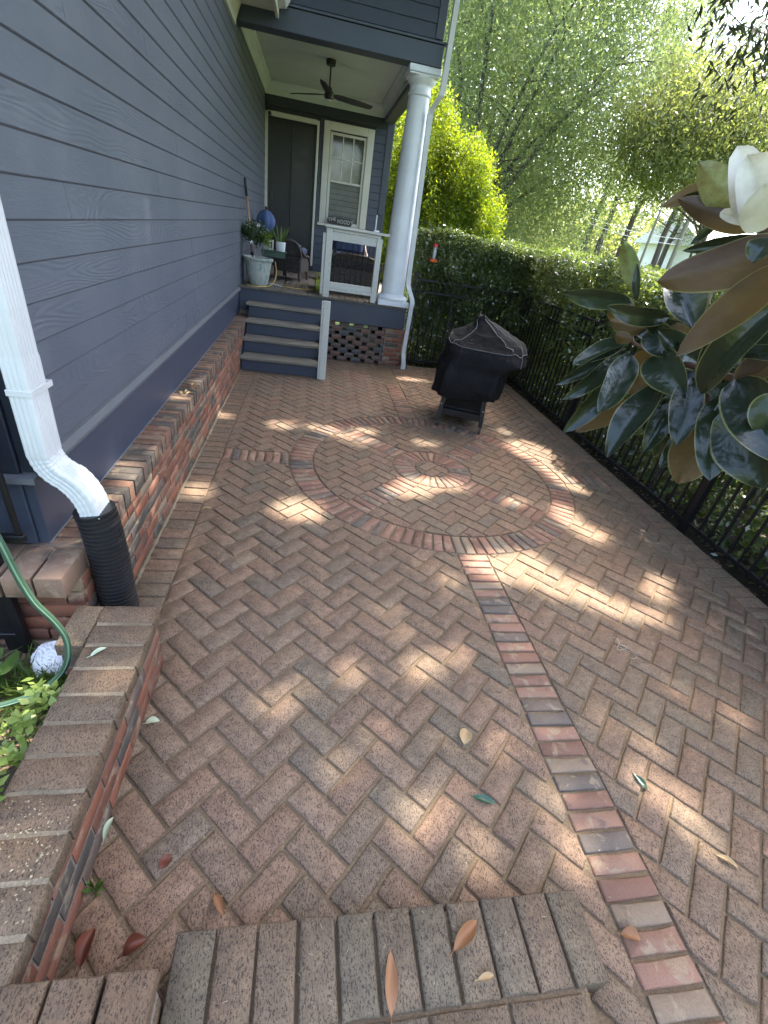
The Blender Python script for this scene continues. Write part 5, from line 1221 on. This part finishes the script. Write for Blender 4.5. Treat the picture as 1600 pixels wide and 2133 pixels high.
def wicker(name, label, cx, cy, wid, dep, rot, ztop, cushions):
    t = thing(name, label, 'chair', (cx, cy, DZ)); R_ = Matrix.Rotation(rot, 3, 'Z')
    def T(mb): mb.v = [tuple(Vector((cx, cy, DZ)) + R_ @ Vector(p)) for p in mb.v]; return mb
    h = ztop-DZ; hw, hd = wid/2, dep/2
    obj('seat_skirt', T(MB().cbox(-hw, hw, -hd, hd, .12, .36, .02)), wk.m, t)
    for sx_ in (-1, 1):
        for sy_ in (-1, 1): obj('leg', T(MB().tube([(sx_*(hw-.03), sy_*(hd-.03), .13), (sx_*(hw-.02), sy_*(hd-.02), .002)], [.028, .018], 8)), M['cane'], t)
    # arched back towards -Y local
    def arch(s_, y_, r_): return [(x_, y_ - .02*(1-abs(x_)/hw), .34 + (h-.34)*s_*(1-(abs(x_)/hw)**3.2)**.5) for x_ in np.linspace(-hw, hw, 25)]
    obj('back_frame', T(MB().tube(arch(1, -hd, 0), .02, 8)), M['cane'], t, True); obj('back_frame', T(MB().tube(arch(.9, -hd+.035, 0), .014, 8)), M['cane'], t, True)
    mb = MB()
    for k in range(-9, 10):
        for sg in (-1, 1):
            xa = k/9*hw; xb = xa + sg*wid*.16; za, zb = .36, .36+(h-.34)*.62
            xb = max(-hw, min(hw, xb)); mb.tube([(xa, -hd, za), ((xa+xb)/2, -hd-.01, (za+zb)/2), (xb, -hd, zb)], .0045, 4)
    for k in range(-12, 13):
        xa = k/12.5*hw; zt = .34 + (h-.34)*(1-(abs(xa)/hw)**3.2)**.5
        if zt > .36+(h-.34)*.62: mb.tube([(xa, -hd, .36+(h-.34)*.62), (xa, -hd, zt)], .005, 4)
    mb.tube([(-hw, -hd, .36+(h-.34)*.62), (hw, -hd, .36+(h-.34)*.62)], .008, 5)
    o = obj('woven_lattice', T(mb), M['cane'], t); o['kind'] = 'stuff'
    for sx_ in (-1, 1): obj('arm', T(MB().tube(smooth_path([(sx_*hw, -hd, h*.8), (sx_*(hw+.015), -hd+.12, h*.68), (sx_*(hw+.01), hd-.1, h*.62), (sx_*hw, hd-.01, h*.5), (sx_*hw, hd-.02, .3)], 4), .022, 8)), wk.m, t, True)
    mb = MB().cbox(-hw+.03, hw-.03, -hd+.05, hd-.02, .365, .47, .03); obj('seat_cushion', T(mb), cushions[0], t)
    mb = MB().cbox(-hw+.04, hw-.04, -hd+.04, -hd+.16, .475, h-.04, .04); obj('back_cushion', T(mb), cushions[1], t)
    return t
wicker('wicker_chair', 'brown wicker armchair with a blue cushion in front of the screened door', -.33, 8.6, .44, .5, -.25, 1.40, (M['cushion'], M['bluecushion']))
wicker('wicker_loveseat', 'dark wicker seat with navy cushions directly behind the railing balusters', .60, 7.92, .82, .6, .0, 1.37, (M['cushion'], M['pattern']))
wicker('wicker_chair', 'second wicker chair with navy cushion facing out beneath the porch window', .62, 9.3, .6, .55, PI, 1.6, (M['cushion'], M['cushion']))
rc = thing('cord_reel', 'black and lime green cord reel on the deck behind the newel post', 'reel', (.10, 7.3, DZ)); M['lime'] = m_paint('lime_plastic', (.28, .36, .03), .4)
def disc(c_, r_, x0, x1): return MB().tube([(x0, c_[1], c_[2]), (x1, c_[1], c_[2])], r_, 24)
rcn = (.1, 7.3, DZ+.105); obj('flange', disc(rcn, .10, .045, .06), M['black'], rc, 40); obj('flange', disc(rcn, .10, .135, .15), M['black'], rc, 40); obj('drum', disc(rcn, .085, .061, .134), M['lime'], rc, 40); obj('handle', MB().tube([(.06, 7.3, DZ+.19), (.06, 7.3, DZ+.25), (.135, 7.3, DZ+.25), (.135, 7.3, DZ+.19)], .011, 8), M['lime'], rc)
yc = obj('extension_cord', MB().tube(smooth_path([(-.53, 7.62, 1.13), (-.515, 7.52, 1.12), (-.50, 7.48, 1.0), (-.52, 7.42, .90), (-.58, 7.22, .851), (-.70, 7.08, .848), (-.80, 7.06, .848), (-.86, 7.10, .85), (-.88, 7.16, .852)], 6), .0055, 6), simple('yellow_cord', (.55, .38, .1), .5), None, True); tag(yc, 'yellow cord looping round the foot of the glazed planter', 'cord')
yc = obj('extension_cord', MB().tube(smooth_path([(-.53, 7.46, .858), (-.4, 7.45, .848), (-.25, 7.42, .848), (-.1, 7.44, .848), (.05, 7.35, .87)], 6), .0045, 6), bpy.data.materials['yellow_cord'], None, True); tag(yc, 'straight yellow cord lying on the deck from grey slab to reel', 'cord')
gs = MB().prism([(-.62, 7.42), (-.44, 7.36), (-.41, 7.44), (-.47, 7.52), (-.56, 7.56), (-.66, 7.55), (-.69, 7.47)], 2, DZ+.002, DZ+.018); o = obj('stepping_slab', gs, simple('grey_slab', (.22, .23, .23), .8, .3, .4, 30, .4), None); tag(o, 'flat grey slab lying on the deck boards right of the planter', 'slab')
# sign
sg = thing('name_sign', "dark wooden plank sign reading THE HOOD'S on the window sill", 'sign', (.47, 10.5, 1.7))
bd = [];
for k in range(28):
    a_ = 2*PI*k/28; bd.append((.475 + math.copysign(1, math.cos(a_))*.19 + .055*math.cos(a_), 1.765 + .062*math.sin(a_)))
obj('board', MB().prism(bd, 1, 10.50, 10.525), simple('dark_board', (.035, .028, .026), .5), sg)
def text(s_, size, x, y, z, rot, mat, parent, sx=1, squeeze=1):
    cu = bpy.data.curves.new('lettering', 'FONT'); cu.body = s_; cu.size = size; cu.extrude = .002; cu.offset = size*.012; cu.space_character = 1.08
    tmp = bpy.data.objects.new('tmp_text', cu); COL.objects.link(tmp); dg = bpy.context.evaluated_depsgraph_get(); me = bpy.data.meshes.new_from_object(tmp.evaluated_get(dg)); COL.objects.unlink(tmp); bpy.data.objects.remove(tmp)
    Mx = Matrix.Translation(Vector((x, y, z)) - ORG[parent]) @ Matrix.Rotation(rot, 4, 'Y') @ Matrix.Rotation(PI/2, 4, 'X') @ Matrix.Diagonal((squeeze, 1, 1, 1)); me.transform(Mx); me.materials.clear(); me.materials.append(mat)
    o = link(bpy.data.objects.new('lettering', me)); o.parent = parent; ORG[o] = ORG[parent]; return o
lt = simple('letter_paint', (.4, .39, .36), .5)
text('THE', .075, .262, 10.497, 1.745, -.18, lt, sg); text("HOOD'S", .095, .425, 10.497, 1.733, 0, lt, sg, squeeze=.80)
# ceiling fan
fn = thing('ceiling_fan', 'dark three-bladed ceiling fan hanging from the pale porch ceiling', 'fan', (.105, 8.6, 3.6))
fc = (.105, 8.6); M['bronze'] = simple('dark_bronze', (.02, .017, .017), .4)
obj('ceiling_plate', MB().lathe([(.065, -.001), (.068, -.03), (.06, -.065), (.02, -.075)], (*fc, 3.6), 20), M['bronze'], fn, 50); obj('rod', MB().tube([(*fc, 3.53), (*fc, 3.30)], .011, 8), M['bronze'], fn); obj('motor', MB().lathe([(.02, .12), (.035, .10), (.04, .08), (.06, .07), (.068, .0), (.05, -.02)], (*fc, 3.2), 20), M['bronze'], fn, 50)
obj('light_lens', MB().lathe([(.048, -.021), (.04, -.032), (.0, -.036)], (*fc, 3.2), 16, False), M['cream'], fn, 50)
for k in range(3):
    a_ = math.radians(22+120*k); d_ = Vector((math.cos(a_), math.sin(a_), 0)); e_ = Vector((-math.sin(a_), math.cos(a_), -.3)); o0 = Vector((*fc, 3.235)); v_ = []
    for t, w in ((.06, .035), (.16, .06), (.4, .066), (.6, .055), (.68, .04)):
        for s_ in (-1, 1): v_ += [o0 + d_*t + e_*w*s_ + Vector((0, 0, .004)), o0 + d_*t + e_*w*s_ - Vector((0, 0, .004))]
    f = [];
    for i in range(4): b0, b1 = i*4, (i+1)*4; f += [(b0, b1, b1+2, b0+2), (b0+1, b0+3, b1+3, b1+1), (b0, b0+1, b1+1, b1), (b0+2, b1+2, b1+3, b0+3)]
    f += [(0, 2, 3, 1), (16, 17, 19, 18)]; obj('blade', MB().add(v_, f), M['bronze'], fn)
sc_ = thing('security_camera', 'small black dome camera at the top corner of the screened door', 'camera', (-.86, 10.53, 3.17)); obj('dome', MB().lathe([(.0, -.03), (.022, -.02), (.03, 0), (.022, .02), (0, .03)], (-.86, 10.53, 3.17), 12, False), M['black'], sc_, True); obj('bracket', MB().cbox(-.89, -.83, 10.545, 10.565, 3.15, 3.19), M['black'], sc_)
# little lantern on the rail
la = thing('rail_lantern', 'small clear lantern with white base standing on the porch rail', 'lantern', (.82, 7.06, 1.70)); obj('base', MB().cbox(.775, .845, 7.035, 7.09, 1.701, 1.722, .003).cbox(.785, .80, 7.04, 7.085, 1.723, 1.89, .003), M['white'], la); obj('glass', MB().box(.801, .852, 7.045, 7.08, 1.723, 1.90), scr.m, la); obj('rod', MB().tube([(.856, 7.06, 1.701), (.858, 7.06, 1.92)], .003, 5), M['iron'], la)
# hooks and feeder
def hook(label, pts, r_=.006):
    h_ = thing('shepherd_hook', label, 'hook', pts[0], 'shepherd hooks'); obj('rod', MB().tube(smooth_path(pts, 6), r_, 6), M['iron'], h_, True)
hook('low black shepherd hook holding the red hummingbird feeder', [(1.40, 7.46, -.1), (1.40, 7.46, 1.0), (1.40, 7.46, 1.82), (1.42, 7.45, 1.90), (1.49, 7.42, 1.915), (1.57, 7.38, 1.89), (1.63, 7.34, 1.82), (1.675, 7.31, 1.735), (1.69, 7.3, 1.72)])
hook('tall black shepherd hook curling out beside the white downspout', [(1.36, 7.6, -.1), (1.36, 7.6, 1.4), (1.36, 7.6, 2.36), (1.375, 7.58, 2.47), (1.42, 7.55, 2.53), (1.47, 7.52, 2.50), (1.49, 7.5, 2.40), (1.485, 7.5, 2.34)])
fe = thing('hummingbird_feeder', 'red and clear hummingbird feeder hanging against the hedge', 'feeder', (1.695, 7.3, 1.46)); M['red'] = m_paint('red_plastic', (.6, .02, .03), .3); M['orange'] = m_paint('orange_base', (.75, .14, .03), .4)
fcn = (1.695, 7.3, 1.45); obj('cap', MB().lathe([(.0, .235), (.02, .233), (.032, .222), (.034, .19), (.03, .188)], fcn, 16), M['red'], fe, 50); obj('bottle', MB().lathe([(.028, .187), (.026, .1), (.02, .06), (.018, .045)], fcn, 16), simple('cloudy_glass', (.35, .4, .42), .15), fe, 50)
obj('base', MB().lathe([(.02, .044), (.045, .035), (.06, .018), (.055, .006), (.03, 0)], fcn, 20), M['orange'], fe, 50)
for k in range(5): a_ = k*1.256; obj('flower', MB().lathe([(.012, .0), (.014, .008), (.004, .012)], (fcn[0]+.045*math.cos(a_), fcn[1]+.045*math.sin(a_), fcn[2]+.025), 8), M['red'], fe)
obj('wire', MB().tube([(1.69, 7.3, 1.72), (1.695, 7.3, 1.68)], .002, 4), M['iron'], fe)
wc = thing('wind_chime', 'white looped ornament hanging beyond the porch left of the column', 'ornament', (1.42, 9.4, 2.3))
for k in range(4): obj('loop', MB().tube([(1.40+.03*math.sin(k*2)+.035*math.cos(a_), 9.4, 2.55-k*.09+.045*math.sin(a_)) for a_ in np.linspace(0, 2*PI, 13)], .010, 6), M['white'], wc, True)
obj('cord', MB().tube([(1.40, 9.4, 2.6), (1.40, 9.4, 3.38)], .003, 4), M['iron'], wc)
# ---------------------------------------------------------------- litter
def dryleaf(label, x, y, z, L, w, ang, mat, roll=.3, arch=.25, cat='leaf', lift=0):
    ll = random.Random(int(x*1000+y*100)); nu, nv = 9, 4; v_ = []
    for i in range(nu+1):
        t = i/nu; h = max(.03, math.sin(PI*t**.9)**.8)
        for j in range(nv+1):
            s_ = j/nv*2-1; px_ = (t-.5)*L; py_ = s_*w/2*h; pz = arch*w*(s_*s_)*h + roll*w*math.sin(PI*t)*.5 + .06*w*math.sin(t*8+s_*2)
            v_.append((x+px_*math.cos(ang)-py_*math.sin(ang), y+px_*math.sin(ang)+py_*math.cos(ang), z+.003+max(0, pz)+lift*t))
    f = [(i*(nv+1)+j, i*(nv+1)+j+1, (i+1)*(nv+1)+j+1, (i+1)*(nv+1)+j) for i in range(nu) for j in range(nv)]
    mb = MB().add(v_, f); a_, b_ = Vector(v_[2]), Vector(v_[2]) - Vector((math.cos(ang), math.sin(ang), 0))*L*.2
    mb.tube([a_+Vector((0, 0, .001)), b_+Vector((0, 0, .002))], .0012, 4)
    o = obj('fallen_leaf', mb, mat, None, True); tag(o, label, cat, 'fallen leaves on the brick'); return o
br1 = m_leaf('brown_leaf', [(.25, .115, .05), (.29, .14, .065)], .1, .5); br2 = m_leaf('tan_leaf', [(.38, .26, .13), (.42, .29, .15)], .1, .6); grl = m_leaf('fallen_green_leaf', [(.02, .06, .035), (.03, .08, .045)], .05, .25); pal = m_leaf('pale_leaf_back', [(.42, .48, .32), (.46, .5, .35)], .1, .6); dk = m_leaf('rust_leaf', [(.12, .035, .02), (.16, .05, .028)], .1, .45)
dryleaf('curled tan leaf lying flat on the herringbone in mid-foreground', .724, 1.048, 0, .075, .05, 1.2, br2)
dryleaf('larger dark green leaf, left of the brick band', .728, .80, 0, .085, .03, -.35, grl, .2); dryleaf('small dark green leaf, right of the brick band', 1.40, .83, 0, .075, .028, 1.9, grl, .2)
dryleaf('rolled orange-brown leaf on the soldier bricks of the step', .50, .395, .15, .10, .035, .6, br1, .7, .5); dryleaf('small cupped orange leaf on the salvaged brick band', 1.066, .384, 0, .06, .035, -.3, br1, .7, .5)
dryleaf('long pointed orange leaf hanging over the step edge at the bottom', .285, .325, .152, .12, .032, 1.45, br1, .4); dryleaf('narrow torn orange leaf left of the step', -.167, .565, 0, .065, .025, -1.0, br1, .6, .4)
dryleaf('flat brown leaf fragment on a pinkish paver near the low wall', -.343, .685, 0, .045, .035, 1.0, dk, .1, .1); dryleaf('pale green leaf resting on the cap of the low wall', -.665, 1.21, .33, .055, .02, .8, pal, .3)
dryleaf('pale curled leaf against the patio foot of the low wall', -.51, 1.154, 0, .05, .03, .2, pal, .6); dryleaf('pale and green folded leaf standing in the crack by the low wall', -.53, .775, .01, .055, .02, 1.3, pal, .8, .6, lift=.03)
dryleaf('crumpled red-brown leaf beside the step near the wall end', -.37, .49, 0, .06, .04, .5, dk, .8, .5); dryleaf('dark rust leaf wedged in the corner by the low wall', -.49, .50, 0, .08, .04, 1.5, dk, .9, .6)
dryleaf('second rust leaf lying at the base of the stair cheek', -.43, .40, .0, .08, .03, .2, br1, .6, .4); dryleaf('yellow curled leaf at the step edge below the orange leaf', .53, .31, .152, .045, .015, .1, br2, .8, .6)
dryleaf('small dry leaf near the foundation in the sunlit strip', -.60, 2.70, 0, .06, .02, .3, br2, .6, .4); dryleaf('orange leaf at the foot of the black drain pipe', -.66, 1.72, 0, .07, .03, 1.2, br1, .8, .6)
dryleaf('dry brown leaf on the right side in a patch of sun', 1.56, .545, 0, .07, .02, -.7, br2, .7, .5)
ll = random.Random(15)
for k in range(9): dryleaf('small dry leaf in the little pile on the foundation ledge', -.90+ll.uniform(-.04, .07), 3.55+ll.uniform(-.12, .12), .508+ll.uniform(0, .012), .05, .022, ll.uniform(0, 6), br2, .5, .4)
def litter(name, label, n, xs, ys, z, Lr, ratio, mat, cat):
    P = np.stack([RNG.uniform(*xs, n), RNG.uniform(*ys, n), np.full(n, z)+RNG.uniform(.001, .004, n)], 1); a_ = RNG.uniform(0, 2*PI, n)
    o = leaves(name, P, RNG.uniform(*Lr, n), ratio, mat, None, np.stack([np.cos(a_), np.sin(a_), np.zeros(n)], 1), np.array([[0, 0, 1.]])+RNG.normal(size=(n, 3))*.15, .2); tag(o, label, cat, kind='stuff')
twig = m_leaf('dry_bits', [(.10, .06, .035), (.2, .13, .07)], 0, .7); seed = m_leaf('pale_seeds', [(.26, .2, .12), (.38, .32, .2)], 0, .6)
litter('twigs', 'scattered dark twigs and specks over the patio bricks', 260, (-.5, 2.8), (.3, 6.5), .0, (.01, .035), .16, twig, 'debris')
litter('seed_husks', 'pale seed husks scattered over the foreground bricks', 300, (-.45, 2.2), (.45, 2.4), .0, (.006, .014), .3, seed, 'debris')
litter('seed_husks', 'pale seed husks sprinkled on the step bricks', 34, (-.22, .85), (.29, .46), .153, (.006, .02), .1, seed, 'debris')
litter('bird_seed', 'spilled bird seed on the cap of the low wall', 150, (-.72, -.54), (.45, .72), .329, (.004, .010), .55, seed, 'debris')
litter('leaf_crumbs', 'dry leaf crumbs gathered along the foundation wall', 260, (-.81, -.5), (1.7, 4.2), .0, (.01, .03), .35, twig, 'debris')
litter('leaf_crumbs', 'dry leaf crumbs below the pierced brick screen', 160, (.7, 1.9), (6.3, 6.95), .0, (.015, .05), .3, twig, 'debris')
litter('leaf_litter', 'brown leaf litter and pine straw covering the planting bed', 900, (-1.8, -.73), (.2, 1.47), .06, (.03, .08), .25, twig, 'debris')
litter('leaf_litter', 'brown leaf litter under the right hedge', 1500, (3.08, 4.2), (-1, 7.4), -.07, (.03, .08), .3, twig, 'debris')
# a line of crumbled mortar along the foot of the foundation wall
mb = MB(); rk = random.Random(6); y = 1.45
while y < 5.98: 
    w_ = rk.uniform(.012, .026); mb.tube([(FX+.006, y, .002), (FX+.008, y+.03, .003)], w_*.6, 5); y += rk.uniform(.02, .034)
o = obj('mortar_fillet', mb, M['mortar'], house); o['kind'] = 'stuff'
# white thread scribble on the bricks
th = [(1.72, 1.56, .004)]
for k in range(20): th.append((1.73+.028*math.sin(k*.9)+.003*k, 1.56+.03*math.cos(k*.55)-.005*k, .004+.003*(k % 2)))
o = obj('string', MB().tube(smooth_path(th, 4), .0007, 4), M['cream'], None, True); tag(o, 'thin tangled white string lying on the bricks at right', 'string')
